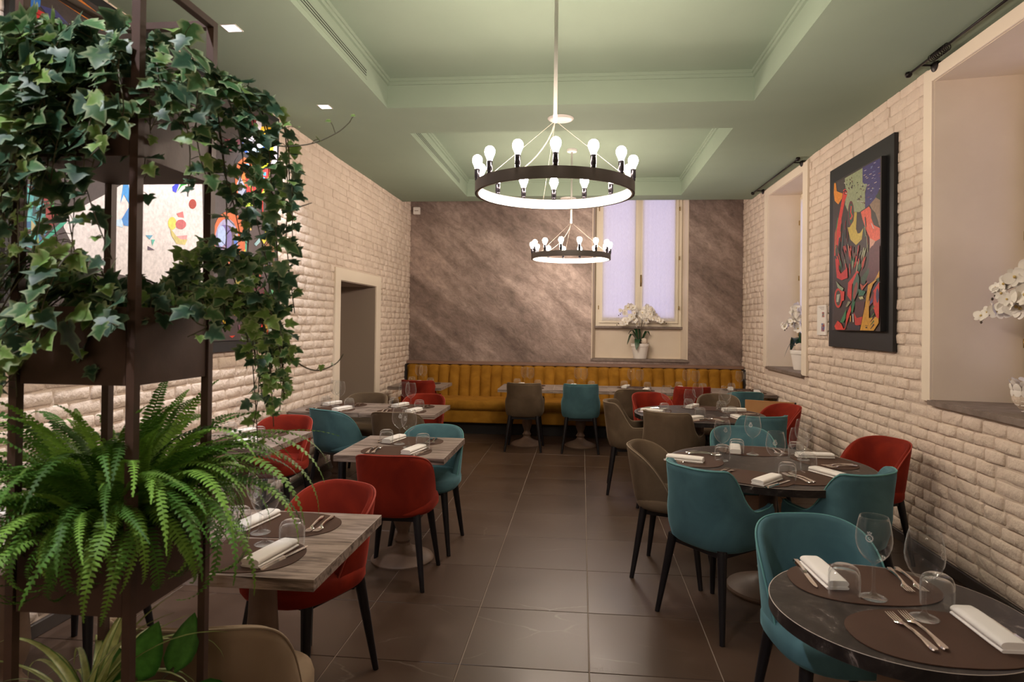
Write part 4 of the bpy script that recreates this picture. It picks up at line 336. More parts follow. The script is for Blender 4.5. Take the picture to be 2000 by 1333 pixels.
# ---- left wall with doorway
DY0,DY1,DZ=6.855,8.09,2.05
wl=MB(); xf=XL-.0095
wl.box(XL-.55,xf,Y0,DY0,0,ZT); wl.box(XL-.55,xf,DY1,YB+.35,0,ZT); wl.box(XL-.55,xf,DY0,DY1,DZ,ZT)
wall_left=struct(wl.build('wall_left',MT['mortar']))
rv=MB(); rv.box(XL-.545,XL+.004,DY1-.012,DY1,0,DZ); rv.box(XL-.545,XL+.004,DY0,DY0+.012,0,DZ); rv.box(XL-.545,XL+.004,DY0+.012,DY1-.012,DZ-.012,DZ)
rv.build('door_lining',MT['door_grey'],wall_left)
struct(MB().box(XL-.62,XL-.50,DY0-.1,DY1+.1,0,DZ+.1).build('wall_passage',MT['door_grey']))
t1=MB(); tx0,tx1=XL-.012,XL+.018
t1.bbox(tx0,tx1,6.703,DY0+.002,0,2.183,.003); t1.bbox(tx0,tx1,DY1-.002,8.274,0,2.183,.003); t1.bbox(tx0,tx1,DY0+.002,DY1-.002,DZ-.002,2.183,.003)
struct(t1.build('trim_1',MT['trim']))

# ---- right wall with two window openings
W1=dict(y0=3.28,y1=4.58,z0=1.10,z1=3.28,d=.56,s=.11); W2=dict(y0=7.133,y1=8.435,z0=1.075,z1=3.27,d=.42,s=.06)
wr=MB(); xb,xo=XR+.0095,XR+.10
def segs(cuts,a,b):
    out=[]; c=a
    for p,q in cuts: out.append((c,p)); c=q
    out.append((c,b)); return out
for a,b in segs([(W1['y0'],W1['y1']),(W2['y0'],W2['y1'])],Y0,YB+.35): wr.box(xb,xo,a,b,0,ZT)
for w in (W1,W2): wr.box(xb,xo,w['y0'],w['y1'],0,w['z0']); wr.box(xb,xo,w['y0'],w['y1'],w['z1'],ZT)
wall_right=struct(wr.build('wall_right',MT['mortar']))

# ---- bricks
def brick_mesh(seed):
    r=random.Random(seed); nu,nv=5,4; m=MB(); idx={}
    for j in range(nv):
        for i in range(nu):
            u=(-.5,-.44,0,.44,.5)[i]; v=(-.5,-.36,.36,.5)[j]
            edge=i in(0,nu-1) or j in(0,nv-1); corner=i in(0,nu-1) and j in(0,nv-1)
            x=-.0085 if edge else r.uniform(-.0045,.0045)
            if corner: x=-.0115; u*=.965; v*=.9
            idx[i,j]=len(m.v); m.v.append((x,u+(r.uniform(-.014,.014)),v+r.uniform(-.05,.05)))
    for j in range(nv-1):
        for i in range(nu-1): m.f.append((idx[i,j],idx[i+1,j],idx[i+1,j+1],idx[i,j+1]))
    ring=[(i,0) for i in range(nu)]+[(nu-1,j) for j in range(1,nv)]+[(i,nv-1) for i in range(nu-2,-1,-1)]+[(0,j) for j in range(nv-2,0,-1)]
    base=len(m.v)
    for k in ring: p=m.v[idx[k]]; m.v.append((-.024,p[1]*1.01,p[2]*1.01))
    n=len(ring)
    for q in range(n): a,b=idx[ring[q]],idx[ring[(q+1)%n]]; m.f.append((b,a,base+q,base+(q+1)%n))
    m.v=[(x,y*BL_,z*BH_) for x,y,z in m.v]
    return m
BL_,BH_=.217,.0765
BRK=[brick_mesh(s) for s in range(10)]
def smooth_(a,b,x): t=min(1,max(0,(x-a)/(b-a))); return t*t*(3-2*t)
def lay_bricks(wall, X, sgn, rects, pick, seed):
    r=random.Random(seed); me=[b.mesh('brick',MT['brick'],True) for b in BRK]
    rows=[]; z=.078; allb=[]
    k=0
    while z<ZT:
        h=.082+r.uniform(-.007,.007); zmax=z+h
        cuts=sorted((a,b) for a,b,c,d in rects if c<zmax-.01 and d>z+.01)
        ivs=[]; c=Y0
        for a,b in cuts:
            if a>c: ivs.append((c,a))
            c=max(c,b)
        ivs.append((c,YB))
        off=(k%2)*.115+r.uniform(-.03,.03)
        for a,b in ivs:
            y=a-off if a==Y0 else a
            first=True
            while y<b-.02:
                L=.222+r.uniform(-.05,.045)
                if first and a!=Y0: L*=r.choice((.5,.8,1))
                first=False
                e=min(y+L,b)
                if b-e<.06: e=b
                s=max(y,a)
                if e-s>.03 and not(z>ZC and e<YC-.05): allb.append((s,e,z,zmax))
                y=e
        z=zmax; k+=1
    allb.sort(key=lambda q:(0 if pick(q) else 1, q[0]))
    rest=MB(); 
    for n,(a,b,c,d) in enumerate(allb):
        i=r.randrange(len(BRK)); loc=Vector((X+sgn*r.uniform(-.0045,.004),(a+b)/2,(c+d)/2)); up_=smooth_(2.2,3.0,c); sc=(1.0-.45*up_,(b-a-.005+.003*up_)*.99/BL_,(d-c-.0055+.003*up_)/BH_)
        rx=r.uniform(-.022,.022)
        if n<300:
            link('brick',me[i],wall,loc,(rx,0,0 if sgn>0 else math.pi),sc)
        else:
            ca,sa=math.cos(rx),math.sin(rx); vs=[]
            for p in BRK[i].v:
                x,y,zz=p[0]*sc[0],p[1]*sc[1],p[2]*sc[2]; y,zz=y*ca-zz*sa,y*sa+zz*ca
                if sgn<0: x,y=-x,-y
                vs.append((loc.x+x,loc.y+y,loc.z+zz))
            rest.add(vs,BRK[i].f)
    o=rest.build('brickwork',MT['brick'],wall,True); o['kind']='stuff'
lay_bricks(wall_left,XL,1,[(6.74,8.24,0,2.15)],lambda q:q[1]>5.3 and q[2]<ZC,3)
lay_bricks(wall_right,XR,-1,[(W1['y0']-.09,W1['y1']+.085,1.06,3.34),(W2['y0']-.13,W2['y1']+.2,1.04,3.36)],lambda q:q[1]>3.4 and q[2]<ZC,4)
for nm,x0,x1 in (('baseboard_left',XL-.012,XL+.012),('baseboard_right',XR-.012,XR+.012)):
    b=MB()
    for a,c in (segs([(6.70,8.28)],Y0,8.9) if x0<0 else [(Y0,8.9)]): b.bbox(x0,x1,a,c,0,.072,.003)
    struct(b.build(nm,MT['baseboard']))

# ---- back wall with window niche, front wall behind the viewer
BX0,BX1,BZ0=.155,1.578,1.062
wb=MB(); wb.box(XL-.3,BX0,YB,YB+.08,0,ZT); wb.box(BX1,XR+.3,YB,YB+.08,0,ZT); wb.box(BX0,BX1,YB,YB+.08,0,BZ0)
struct(wb.build('wall_back',MT['stone']))
struct(MB().box(XL-.3,XR+.3,Y0-.1,Y0,0,ZT).build('wall_front',MT['plaster']))

# ---- ceiling with two recesses, ending short of the back wall
R1=(2.19,5.21); R2_=(5.92,8.95)
ce=MB(); zt=ZC+.06
ce.box(XL-.3,RX0,Y0,YC,ZC,zt); ce.box(RX1,XR+.3,Y0,YC,ZC,zt)
ce.box(RX0,RX1,Y0,R1[0],ZC,zt); ce.box(RX0,RX1,R1[1],R2_[0],ZC,zt); ce.box(RX0,RX1,R2_[1],YC,ZC,zt)
for a,b in (R1,R2_):
    ce.box(RX0-.04,RX0,a-.04,b+.04,zt,ZR); ce.box(RX1,RX1+.04,a-.04,b+.04,zt,ZR); ce.box(RX0,RX1,a-.04,a,zt,ZR); ce.box(RX0,RX1,b,b+.04,zt,ZR)
    ce.box(RX0-.04,RX1+.04,a-.04,b+.04,ZR,ZR+.05)
ce.box(XL-.3,XR+.3,YC-.04,YC,zt,ZT); ce.box(XL-.3,XR+.3,YC-.04,YB+.6,ZT,ZT+.05)
ceiling=struct(ce.build('ceiling',MT['green']))
n=2
for a,b in (R1,R2_):
    c=MB()
    for d,z in ((.030,ZR-.026),(.018,ZR-.052)):
        z1=ZR if d==.030 else ZR-.026
        c.box(RX0,RX0+d,a,b,z,z1); c.box(RX1-d,RX1,a,b,z,z1); c.box(RX0+d,RX1-d,a,a+d,z,z1); c.box(RX0+d,RX1-d,b-d,b,z,z1)
    struct(c.build('trim_%d'%n,MT['green'])); n+=1

# ---- windows
def window(idx, loc, rz, w, z0, z1, d, s, zf, trim, hinge_rows, label):
    """local x = along wall, y = outward, z up.  zf = bottom of the frame"""
    fr=MB(); hw=w/2-s; o=.055
    fr.bbox(-hw,-hw+o,d-.05,d+.04,zf,z1,.004); fr.bbox(hw-o,hw,d-.05,d+.04,zf,z1,.004); fr.bbox(-hw+o,hw-o,d-.05,d+.04,zf,zf+.05,.004); fr.bbox(-hw+o,hw-o,d-.05,d+.04,z1-.05,z1,.004)
    root=struct(fr.build('window_%d'%idx,MT['frame_white'])); root.location=loc; root.rotation_euler=(0,0,rz)
    rv=MB(); H=w/2-.003; y0=-.004; z1_=z1; z1=z1-.003
    rv.quad((-H,y0,z0),(-hw,d,z0),(-hw,d,z1),(-H,y0,z1)); rv.quad((H,y0,z0),(H,y0,z1),(hw,d,z1),(hw,d,z0)); rv.quad((-H,y0,z1),(-hw,d,z1),(hw,d,z1),(H,y0,z1)); rv.quad((-H,y0,z0),(H,y0,z0),(hw,d,z0),(-hw,d,z0))
    g=.014
    for a_,b_ in ((-H-g,-H),(H,H+g)): rv.quad((a_,y0,z0),(b_,y0,z0),(b_,y0,z1+g),(a_,y0,z1+g))
    rv.quad((-H,y0,z1),(H,y0,z1),(H,y0,z1+g),(-H,y0,z1+g))
    if zf>z0+.02: rv.quad((-hw,d,z0),(hw,d,z0),(hw,d,zf),(-hw,d,zf)); 
    rv.build('reveal',MT['plaster'],root); z1=z1_; H=w/2
    sl=MB(); sl.add([(-H-.02,-.028,z0-.032),(H+.02,-.028,z0-.032),(H+.02,.03,z0-.032),(-H-.02,.03,z0-.032),(-H-.02,-.028,z0),(H+.02,-.028,z0),(H+.02,.0,z0),(-H-.02,.0,z0)],[(3,2,1,0),(0,1,5,4),(1,2,6,5),(2,3,7,6),(3,0,4,7),(4,5,6,7)])
    sl.add([(-H,-.01,z0+.004),(H,-.01,z0+.004),(hw,d-.052,z0+.004),(-hw,d-.052,z0+.004),(-H,-.01,z0-.005),(H,-.01,z0-.005),(hw,d-.052,z0-.005),(-hw,d-.052,z0-.005)],[(0,1,2,3),(0,4,5,1),(1,5,6,2),(2,6,7,3),(3,7,4,0),(7,6,5,4)])
    sl.build('window_sill',MT['sill'],root)
    if zf>z0+.02: MB().bbox(-hw-.02,hw+.02,d-.085,d+.0,zf-.035,zf,.004).build('window_ledge',MT['sill'],root)
    if trim:
        tw=trim; tr=MB(); y_=-.022
        tr.bbox(-H-tw,-H,y_,.006,z0-.01,z1+.09,.003); tr.bbox(H,H+tw,y_,.006,z0-.01,z1+.09,.003); tr.bbox(-H,H,y_,.006,z1,z1+.09,.003)
        tr.build('window_casing',MT['trim'],root)
    MB().bbox(-.020,.020,d-.088,d-.074,zf+.05,z1-.05,.004).build('meeting_stile',MT['frame_white'],root)
    for sd in (-1,1):
        a,b=(-hw+o,-.006) if sd<0 else (.006,hw-o); sw=.062; yy=d-.075
        sa=MB(); sa.bbox(a,a+sw,yy,d-.02,zf+.05,z1-.05,.004); sa.bbox(b-sw,b,yy,d-.02,zf+.05,z1-.05,.004); sa.bbox(a+sw,b-sw,yy,d-.02,zf+.05,zf+.14,.004); sa.bbox(a+sw,b-sw,yy,d-.02,z1-.12,z1-.05,.004)
        sash=sa.build('sash',MT['frame_white'],root)
        MB().box(a+sw-.005,b-sw+.005,d-.045,d-.040,zf+.13,z1-.11).build('pane',MT['pane'],sash)
        hx=a-.012 if sd<0 else b+.012
        for hz in hinge_rows: MB().lathe([(.007,-.03),(.007,.03)],8,(hx,yy-.006,hz)).build('hinge',MT['brass'],sash,True)
        if sd>0:
            h=MB(); h.bbox(a+.018,a+.040,yy-.008,yy,zf+.62,zf+.80,.002); h.tube([(a+.03,yy-.008,zf+.74),(a+.03,yy-.04,zf+.74),(a+.03,yy-.045,zf+.66)],.007,6); h.build('handle',MT['brass'],root,True)
        # sheer curtain fixed to the sash
        cu=MB(); nx=26; top,bot=z1-.09,zf+.085; x0,x1=a+sw-.018,b-sw+.018
        for iz,z in enumerate((bot,top)):
            for i in range(nx+1):
                x=x0+(x1-x0)*i/nx; cu.v.append((x,yy-.010-.004*math.sin(i*1.9+sd),z))
        for i in range(nx): cu.f.append((i,i+1,nx+2+i,nx+1+i))
        c=cu.build('sheer_curtain',MT['curtain'],None,True); c.location=loc; c.rotation_euler=(0,0,rz)
        tag(c,label%(('left','right')[sd>0]),'curtain','sheer curtains')
    return root
window(1,(XR,(W1['y0']+W1['y1'])/2,0),R(-90),W1['y1']-W1['y0'],W1['z0'],W1['z1'],W1['d'],W1['s'],W1['z0']+.006,.105,(1.5,2.2,2.9),'white sheer curtain on the %s sash of the nearest right-hand window')
window(2,(XR,(W2['y0']+W2['y1'])/2,0),R(-90),W2['y1']-W2['y0'],W2['z0'],W2['z1'],W2['d'],W2['s'],W2['z0']+.006,.150,(1.5,2.2,2.9),'white sheer curtain on the %s sash of the far right-hand window')
window(3,((BX0+BX1)/2,YB,0),0,BX1-BX0,BZ0,3.95,.27,.055,1.56,0,(1.85,2.62,3.38),'lilac lit sheer curtain on the %s sash of the back window')
# ================================================================== LAMPS AND CEILING FITTINGS
def bulb_mesh(): return MB().lathe([(.0,.102),(.011,.1005),(.0215,.093),(.0275,.080),(.0285,.069),(.0255,.056),(.019,.042),(.0145,.030),(.0135,.022)],14,caps=False).mesh('bulb',MT['bulb'],True)
def socket_mesh(): return MB().lathe([(.010,-.046),(.013,-.044),(.0145,-.038),(.0125,-.032),(.0155,-.028),(.0155,.020),(.0135,.024)],14).mesh('socket',MT['socket'],True)
BM,SM=bulb_mesh(),socket_mesh()
DIM=BM.copy(); DIM.materials[0]=MT['bulb_fill']
def chandelier(x,y,label,phase,bm=BM):
    c=thing('ring_chandelier',label,'chandelier',(x,y,0),0,'ring chandeliers')
    zb,zt_,ro=2.338,2.400,.462; n=72
    MB().lathe([(ro-.010,zb),(ro,zb),(ro,zt_),(ro-.020,zt_),(ro-.020,zt_-.003),(ro-.010,zt_-.004)],n,caps=False).build('ring',MT['lamp_ring'],c,R(40) and 40)
    MB().lathe([(ro-.0105,zb+.0005),(ro-.020,zb+.0005),(ro-.020,zt_-.003),(ro-.0105,zt_-.004)],n,caps=False).build('ring_lining',MT['lamp_white'],c,40)
    for k in range(14):
        a=2*math.pi*(k+phase)/14; px,py=(ro-.010)*math.cos(a),(ro-.010)*math.sin(a)
        s=link('socket',SM,c,(px,py,zt_+.046)); link('bulb',bm,s,(0,0,.0))
    MB().lathe([(.011,2.80),(.011,3.60),(.0,3.60)],14,caps=False).build('rod',MT['rod_white'],c,True)
    MB().lathe([(.0,2.76),(.012,2.765),(.013,2.81),(.011,2.815)],14,caps=False).build('rod_end',MT['rod_white'],c,True)
    MB().lathe([(.0,3.595),(.055,3.597),(.06,3.605),(.06,3.63)],24,caps=False).build('canopy',MT['lamp_white'],c,40)
    for k in range(3):
        a=R(90+12)+k*2*math.pi/3
        MB().tube([(0,0,2.775),((ro-.012)*math.cos(a),(ro-.012)*math.sin(a),zt_-.01)],.0011,5).build('suspension_wire',MT['wire'],c)
    a=R(200); pts=[]
    for i in range(13):
        t=i/12; rr=(ro-.03)*t**1.25; pts.append((rr*math.cos(a),rr*math.sin(a),2.775+(zt_-.035-2.775)*(t**.8)-.05*math.sin(math.pi*t)))
    MB().tube(pts,.0036,6).build('power_cable',MT['wire'],c,True)
    return c
chandelier(-.168,3.70,'large black ring chandelier of bare globe bulbs hanging nearest in the room',.62)
chandelier(-.138,7.44,'smaller-looking ring chandelier hanging in front of the streaked back wall',.0)
chandelier(-.155,-1.9,'dimmed ring chandelier added as fill over the front of the room, out of sight',.1,DIM)  # unseen added lamp, a weak fill from behind the camera

def downlight(x,y,label,aim=(0,R(24),0),power=None):
    d=thing('recessed_downlight',label,'light',(x,y,ZC),0,'square recessed downlights')
    f=MB(); a,b=.050,.042
    for (x0,x1,y0,y1) in ((-a,a,-a,-b),(-a,a,b,a),(-a,-b,-b,b),(b,a,-b,b)): f.box(x0,x1,y0,y1,-.004,.0)
    f.build('frame',MT['white_plastic'],d); MB().box(-b,b,-b,b,-.0025,-.0005).build('lens',MT['spot'],d)
    l=bpy.data.lights.new('downlight','SPOT'); l.energy=power or SPOT_POWER; l.color=(.93,.93,1); l.spot_size=R(100); l.spot_blend=.75; l.shadow_soft_size=.04
    o=bpy.data.objects.new('downlight_beam',l); COL.objects.link(o); o.parent=d; o.location=(0,0,-.02); o.rotation_euler=aim
    return d
downlight(-2.165,3.712,'lit square downlight in the green ceiling, nearest the planter')
downlight(-2.165,5.140,'lit square downlight in the green ceiling beside the end of the large painting')
downlight(-2.165,2.284,'lit square downlight added in line with the ceiling row, out of sight')  # unseen extra lamp for the plants, spaced like the row
downlight(-1.25,.50,'fill downlight added in front of the planter to light it, out of sight',(R(16),R(-4),0),170)  # unseen lamp added to brighten the planter's leaves

for x,y,lb in ((-.205,5.565,'white disc cover on the ceiling beam just behind the near chandelier'),(-.215,9.13,'white disc cover on the ceiling edge near the back wall')):
    d=MB().lathe([(.0,-.016),(.085,-.016),(.108,-.010),(.115,-.002),(.115,0)],32,(0,0,0),False); o=d.build('ceiling_disc',MT['white_plastic'],None,40); o.location=(x,y,ZC)
    tag(o,lb,'detector','ceiling discs')
def vent(y0,y1,label):
    v=thing('linear_air_vent',label,'air vent',(RX0,(y0+y1)/2,3.475),0,'linear air vents'); h=(y1-y0)/2
    MB().box(.000,.0015,-h,h,-.040,.040).build('dark_backing',MT['dark_slot'],v)
    f=MB(); f.box(0,.004,-h-.012,h+.012,.036,.046); f.box(0,.004,-h-.012,h+.012,-.046,-.036); f.box(0,.004,-h-.012,-h,-.036,.036); f.box(0,.004,h,h+.012,-.036,.036); f.build('frame',MT['green'],v)
    for z in (-.029,-.010,.010,.029): MB().bbox(.0016,.005,-h,h,z-.0050,z+.0050,.001).build('slat',MT['green'],v)
vent(2.5,4.68,'long slotted air vent in the side of the near ceiling recess'); vent(6.05,8.38,'long slotted air vent in the side of the far ceiling recess')
s=thing('motion_sensor','small white motion sensor high on the left end of the back wall','sensor',(-2.595,YB,0))
MB().bbox(-.052,.052,-.045,0,3.275,3.39,.008).build('housing',MT['white_plastic'],s); MB().bbox(-.030,.030,-.050,-.045,3.325,3.333,.001).build('lens_slot',MT['taupe'],s)

# ---- curtain rods
def rod(y0,y1,label,rings):
    r=thing('curtain_rod',label,'curtain rod',(XR,y0,3.375),0,'black curtain rods'); L=y1-y0; x=-.115
    MB().tube([(x,0,0),(x,L,0)],.0085,10).build('pole',MT['black_metal'],r,True)
    for y in (0,L): MB().lathe([(.0,-.024),(.014,-.021),(.023,-.008),(.024,.004),(.016,.019),(0,.024)],14,(x,y,0)).build('finial',MT['black_metal'],r,True)
    for y in (.16,L-.16):
        b=MB(); b.tube([(x,y,0),(-.022,y,-.004)],.007,8); b.build('bracket_arm',MT['black_metal'],r,True)
        o=MB().lathe([(.042,0),(.042,.006),(.03,.014),(.010,.020)],18).build('bracket_plate',MT['black_metal'],r,40); o.location=(-.023,y,-.004); o.rotation_euler=(0,R(-90),0)
    for i in range(rings):
        pts=[]
        yy=L-.30-.022*i
        for k in range(15): a=2*math.pi*k/14; pts.append((x+.024*math.cos(a),yy+.006*math.sin(a+i),-.012+.024*math.sin(a)))
        MB().tube(pts,.0028,5,False).build('ring',MT['black_metal'],r,True)
rod(3.0,4.70,'black curtain rod with bunched rings above the nearest window',9)
rod(7.0,8.80,'black curtain rod above the far right-hand window',0)

# ================================================================== PICTURES
def picture(data, name, X, sgn, y0,y1,z0,z1, ground):
    m=MB(); cols=[]
    def poly(pts,c,dx): m.poly([(X+sgn*dx,a,b) for a,b in pts]); cols.append((c,len(pts)))
    poly([(y0,z0),(y1,z0),(y1,z1),(y0,z1)],ground,0)
    for i,(c,p) in enumerate(data):
        q=[]
        for a,b in p:
            pt=(min(max(a,y0),y1),min(max(b,z0),z1))
            if not q or pt!=q[-1]: q.append(pt)
        if len(q)>2 and q[0]==q[-1]: q.pop()
        if len(q)<3: continue
        poly(q,c,.00025+.000035*i)
    me=m.mesh(name,MT['art']); ca=me.color_attributes.new('paint','FLOAT_COLOR','CORNER'); k=0; buf=[]
    for c,n_ in cols: buf+=[*c,1.0]*n_
    ca.data.foreach_set('color',buf); return me
pl=thing('large_painting','huge abstract painting of bright faces and shards in a black frame on the left wall','painting',(0,0,0))
MB().bbox(XL+.004,XL+.032,2.70,5.335,1.35,3.357,.003).build('frame',MT['black_board'],pl)
MB().bbox(XL+.030,XL+.0392,2.76,5.285,1.43,3.30,.002).build('canvas_edge',MT['black_board'],pl)
link('canvas',picture(ART_L,'canvas',XL+.0396,1,2.765,5.28,1.435,3.295,(.05,.035,.035)),pl)
pr=thing('tall_painting','tall abstract painting in red, orange and violet on a black board on the right wall','painting',(0,0,0))
MB().bbox(XR-.030,XR-.002,5.085,6.345,1.405,3.083,.003).build('backboard',MT['black_board'],pr)
MB().bbox(XR-.074,XR-.030,5.19,6.145,1.56,2.93,.002).build('canvas_edge',MT['black_board'],pr)
link('canvas',picture(ART_R,'canvas',XR-.0745,-1,5.192,6.143,1.562,2.928,(.05,.035,.035)),pr)
cd=thing('caption_card','white caption card with two tiny colour prints beside the tall painting','card',(0,0,0))
MB().bbox(XR-.016,XR-.001,6.456,6.692,1.508,1.806,.001).build('sheet',MT['paper'],cd)
for nm,a,b,z0,z1,m in (('print',6.49,6.575,1.545,1.625,'art_small'),('print',6.50,6.56,1.685,1.735,'art_small')):
    pm=MB(); cols=[]; r=random.Random(int(a*1000))
    for i in range(5):
        for j in range(5):
            ya,yb_=a+(b-a)*i/5,a+(b-a)*(i+1)/5; za,zb_=z0+(z1-z0)*j/5,z0+(z1-z0)*(j+1)/5
            pm.quad((XR-.0164,ya,za),(XR-.0164,yb_,za),(XR-.0164,yb_,zb_),(XR-.0164,ya,zb_)); cols.append(r.choice([(.42,.05,.04),(.10,.12,.30),(.30,.08,.10),(.5,.3,.2),(.08,.2,.22)]))
    me=pm.mesh('print',MT['art']); ca=me.color_attributes.new('paint','FLOAT_COLOR','CORNER'); buf=[]
    for c in cols: buf+=[*c,1.0]*4
    ca.data.foreach_set('color',buf); link('print',me,cd)
tx=MB()
for i,zz in enumerate((1.785,1.775,1.762)): tx.box(XR-.0165,XR-.0162,6.50,6.65-(i*.03),zz,zz+.003)
tx.build('text_lines',MT['taupe'],cd)
# ================================================================== BANQUETTE
bq=thing('banquette','long mustard velvet banquette with channelled backrest along the back wall','banquette',(0,0,0))
bx0,bx1=XL+.025,XR-.025
MB().box(bx0+.03,bx1-.03,9.02,9.70,0,.175).build('kickboard',MT['kick'],bq)
def rounded_bar(x0,x1,prof):                       # closed profile in (y,z) extruded along x
    m=MB(); n=len(prof); ks=12
    for k in range(ks+1):
        x=x0+(x1-x0)*k/ks
        for y,z in prof: m.v.append((x,y,z))
    for k in range(ks):
        for i in range(n): j=(i+1)%n; m.f.append((k*n+i,k*n+j,(k+1)*n+j,(k+1)*n+i))
    m.f.append(tuple(range(n))[::-1]); m.f.append(tuple(ks*n+i for i in range(n))); return m
def rrect(y0,y1,z0,z1,r,n=5):
    o=[]
    for cy,cz,a in ((y1-r,z0+r,-90),(y1-r,z1-r,0),(y0+r,z1-r,90),(y0+r,z0+r,180)):
        for i in range(n+1): t=R(a+90*i/n); o.append((cy+r*math.cos(t),cz+r*math.sin(t)))
    return o
rounded_bar(bx0,bx1,rrect(8.86,9.55,.345,.485,.055)).build('seat_cushion',MT['mustard'],bq,50)
rounded_bar(bx0,bx1,rrect(8.89,9.50,.170,.350,.02)).build('seat_base',MT['mustard'],bq,50)
nch=31; cw=(bx1-bx0)/nch
ch=MB(); nx,rows=8,[(.44,9.50),(.60,9.52),(.80,9.55),(.90,9.565),(.928,9.575),(.942,9.60),(.946,9.64)]
for k,(z,y) in enumerate(rows):
    for i in range(nx+1):
        u=-1+2*i/nx; bul=.045*math.sqrt(max(0,1-u*u*.995)); ch.v.append((u*cw/2*.985,y+.045-bul-(0 if k<5 else -.004),z-(.012*abs(u)**3 if k>3 else 0)))
for k in range(len(rows)-1):
    for i in range(nx): a=k*(nx+1)+i; ch.f.append((a,a+1,a+nx+2,a+nx+1))
chm=ch.mesh('back_channel',MT['mustard'],True)
for k in range(nch): link('back_channel',chm,bq,(bx0+cw*(k+.5),0,0))
MB().box(bx0,bx1,9.595,9.70,.17,.925).build('backrest_core',MT['mustard'],bq)
for x in (bx0-.018,bx1): MB().bbox(x,x+.018,9.53,9.70,.17,.945,.003).build('end_panel',MT['kick'],bq)
led=MB().bbox(XL+.006,XR-.006,9.62,9.779,.947,.992,.004).build('back_ledge',MT['oak_ledge']); tag(led,'narrow brown wooden ledge running above the banquette backrest','ledge')

# ================================================================== CHAIRS
def smooth(a,b,x): t=min(1,max(0,(x-a)/(b-a))); return t*t*(3-2*t)
def u_path(a,b,yf,n,ex):
    """outline from right front around the back to left front; returns points and outward normals"""
    pts=[]; ns=max(3,int(n*.18))
    for i in range(ns): pts.append((a,yf*(1-i/ns)))
    m=n-2*ns
    for i in range(m+1):
        t=math.pi*i/m; c,s=math.cos(t),math.sin(t)
        pts.append((a*math.copysign(abs(c)**(2/ex),c),-b*abs(s)**(2/ex)))
    for i in range(1,ns+1): pts.append((-a,yf*i/ns))
    # resample evenly
    L=[0]
    for p,q in zip(pts,pts[1:]): L.append(L[-1]+math.hypot(q[0]-p[0],q[1]-p[1]))
    out=[]; k=0
    for i in range(n+1):
        d=L[-1]*i/n
        while k<len(L)-2 and L[k+1]<d: k+=1
        f=(d-L[k])/max(1e-9,L[k+1]-L[k]); p,q=pts[k],pts[k+1]; out.append((p[0]+(q[0]-p[0])*f,p[1]+(q[1]-p[1])*f))
    nr=[]
    for i in range(n+1):
        p,q=out[max(0,i-1)],out[min(n,i+1)]; tx,ty=q[0]-p[0],q[1]-p[1]; l=math.hypot(tx,ty) or 1; nr.append((ty/l,-tx/l))
    # make sure the normals point outwards
    if nr[n//2][1]>0: nr=[(-x,-y) for x,y in nr]
    return out,nr
def chair_meshes(kind):
    n=56
    if kind=='tub':   a,b,yf,ex,zb=.222,.232,.06,2.5,.425
    else:             a,b,yf,ex,zb=.236,.225,.155,2.8,.425
    P,NR=u_path(a,b,yf,n,ex)
    def top(s):                                    # s in 0..1 from the front end to the middle of the back
        if kind=='tub': return .475+.337*(1-(1-min(1,s/.88))**2.5)
        return .640-.010*smooth(.0,.22,s)+.010*smooth(.06,0,s)+.222*smooth(.26,.60,s)
    def lean(s): return (.030+.040*smooth(.25,.9,s)) if kind=='tub' else (.022+.030*smooth(.35,.9,s))
    m=MB(); pipe=[]; K=0
    for i in range(n+1):
        s=1-abs(2*i/n-1); zt_=top(s); ln=lean(s); (px,py),(nx_,ny_)=P[i],NR[i]; th=.046-.012*smooth(.2,1,(zt_-zb)/.4)
        if kind!='tub': th=.044
        prof=[]
        for f in (0,.04,.2,.4,.6,.8,.95):
            z=zb+(zt_-.016-zb)*f; prof.append((ln*((z-zb)/.4)-(.030 if f==0 else .012 if f==.04 else 0),z))
        ro=ln*((zt_-zb)/.4); 
        prof+=[(ro-.003,zt_-.006),(ro-.012,zt_),(ro-th*.5,zt_+.003),(ro-th+.010,zt_-.001),(ro-th,zt_-.012)]
        zi=max(zb+.02,min(.47,zt_-.02))
        for f in (.35,.7,1): z=zt_-.012+(zi-zt_+.012)*f; prof.append((ln*((z-zb)/.4)-th-.006*f,z))
        prof.append((-.075,zb+.004))
        K=len(prof)
        for r_,z in prof: m.v.append(((px+nx_*r_)*(1-.115*smooth(.60,.70,z)*(kind!='tub')),py+ny_*r_,z))
        pipe.append(((px+nx_*(ro-.004))*(1-.115*smooth(.60,.70,zt_)*(kind!='tub')),py+ny_*(ro-.004),zt_-.001))
    for i in range(n):
        for k in range(K): k2=(k+1)%K; m.f.append((i*K+k,i*K+k2,(i+1)*K+k2,(i+1)*K+k))
    m.f.append(tuple(range(K))); m.f.append(tuple(n*K+k for k in range(K))[::-1])
    pi=MB().tube(pipe,.0042,6)
    # seat
    st=MB(); ns=36; cy,rx,ry=(.022,.236,.246) if kind=='tub' else (.025,.212,.228)
    rings=[(.80,.428),(.96,.434),(1.0,.450),(1.0,.485),(.975,.505),(.90,.517),(.6,.523),(.25,.525)]
    for f,z in rings:
        for i in range(ns):
            t=2*math.pi*i/ns; c,s_=math.cos(t),math.sin(t); e=2/2.7
            st.v.append((rx*f*math.copysign(abs(c)**e,c),cy+ry*f*math.copysign(abs(s_)**e,s_),z-.012*max(0,s_)*(f>.5)))
    for k in range(len(rings)-1):
        for i in range(ns): j=(i+1)%ns; st.f.append((k*ns+i,k*ns+j,(k+1)*ns+j,(k+1)*ns+i))
    st.f.append(tuple(range(ns))[::-1]); st.f.append(tuple((len(rings)-1)*ns+i for i in range(ns)))
    return m,pi,st
CH={k:chair_meshes(k) for k in ('tub','arm')}
LEGM={}
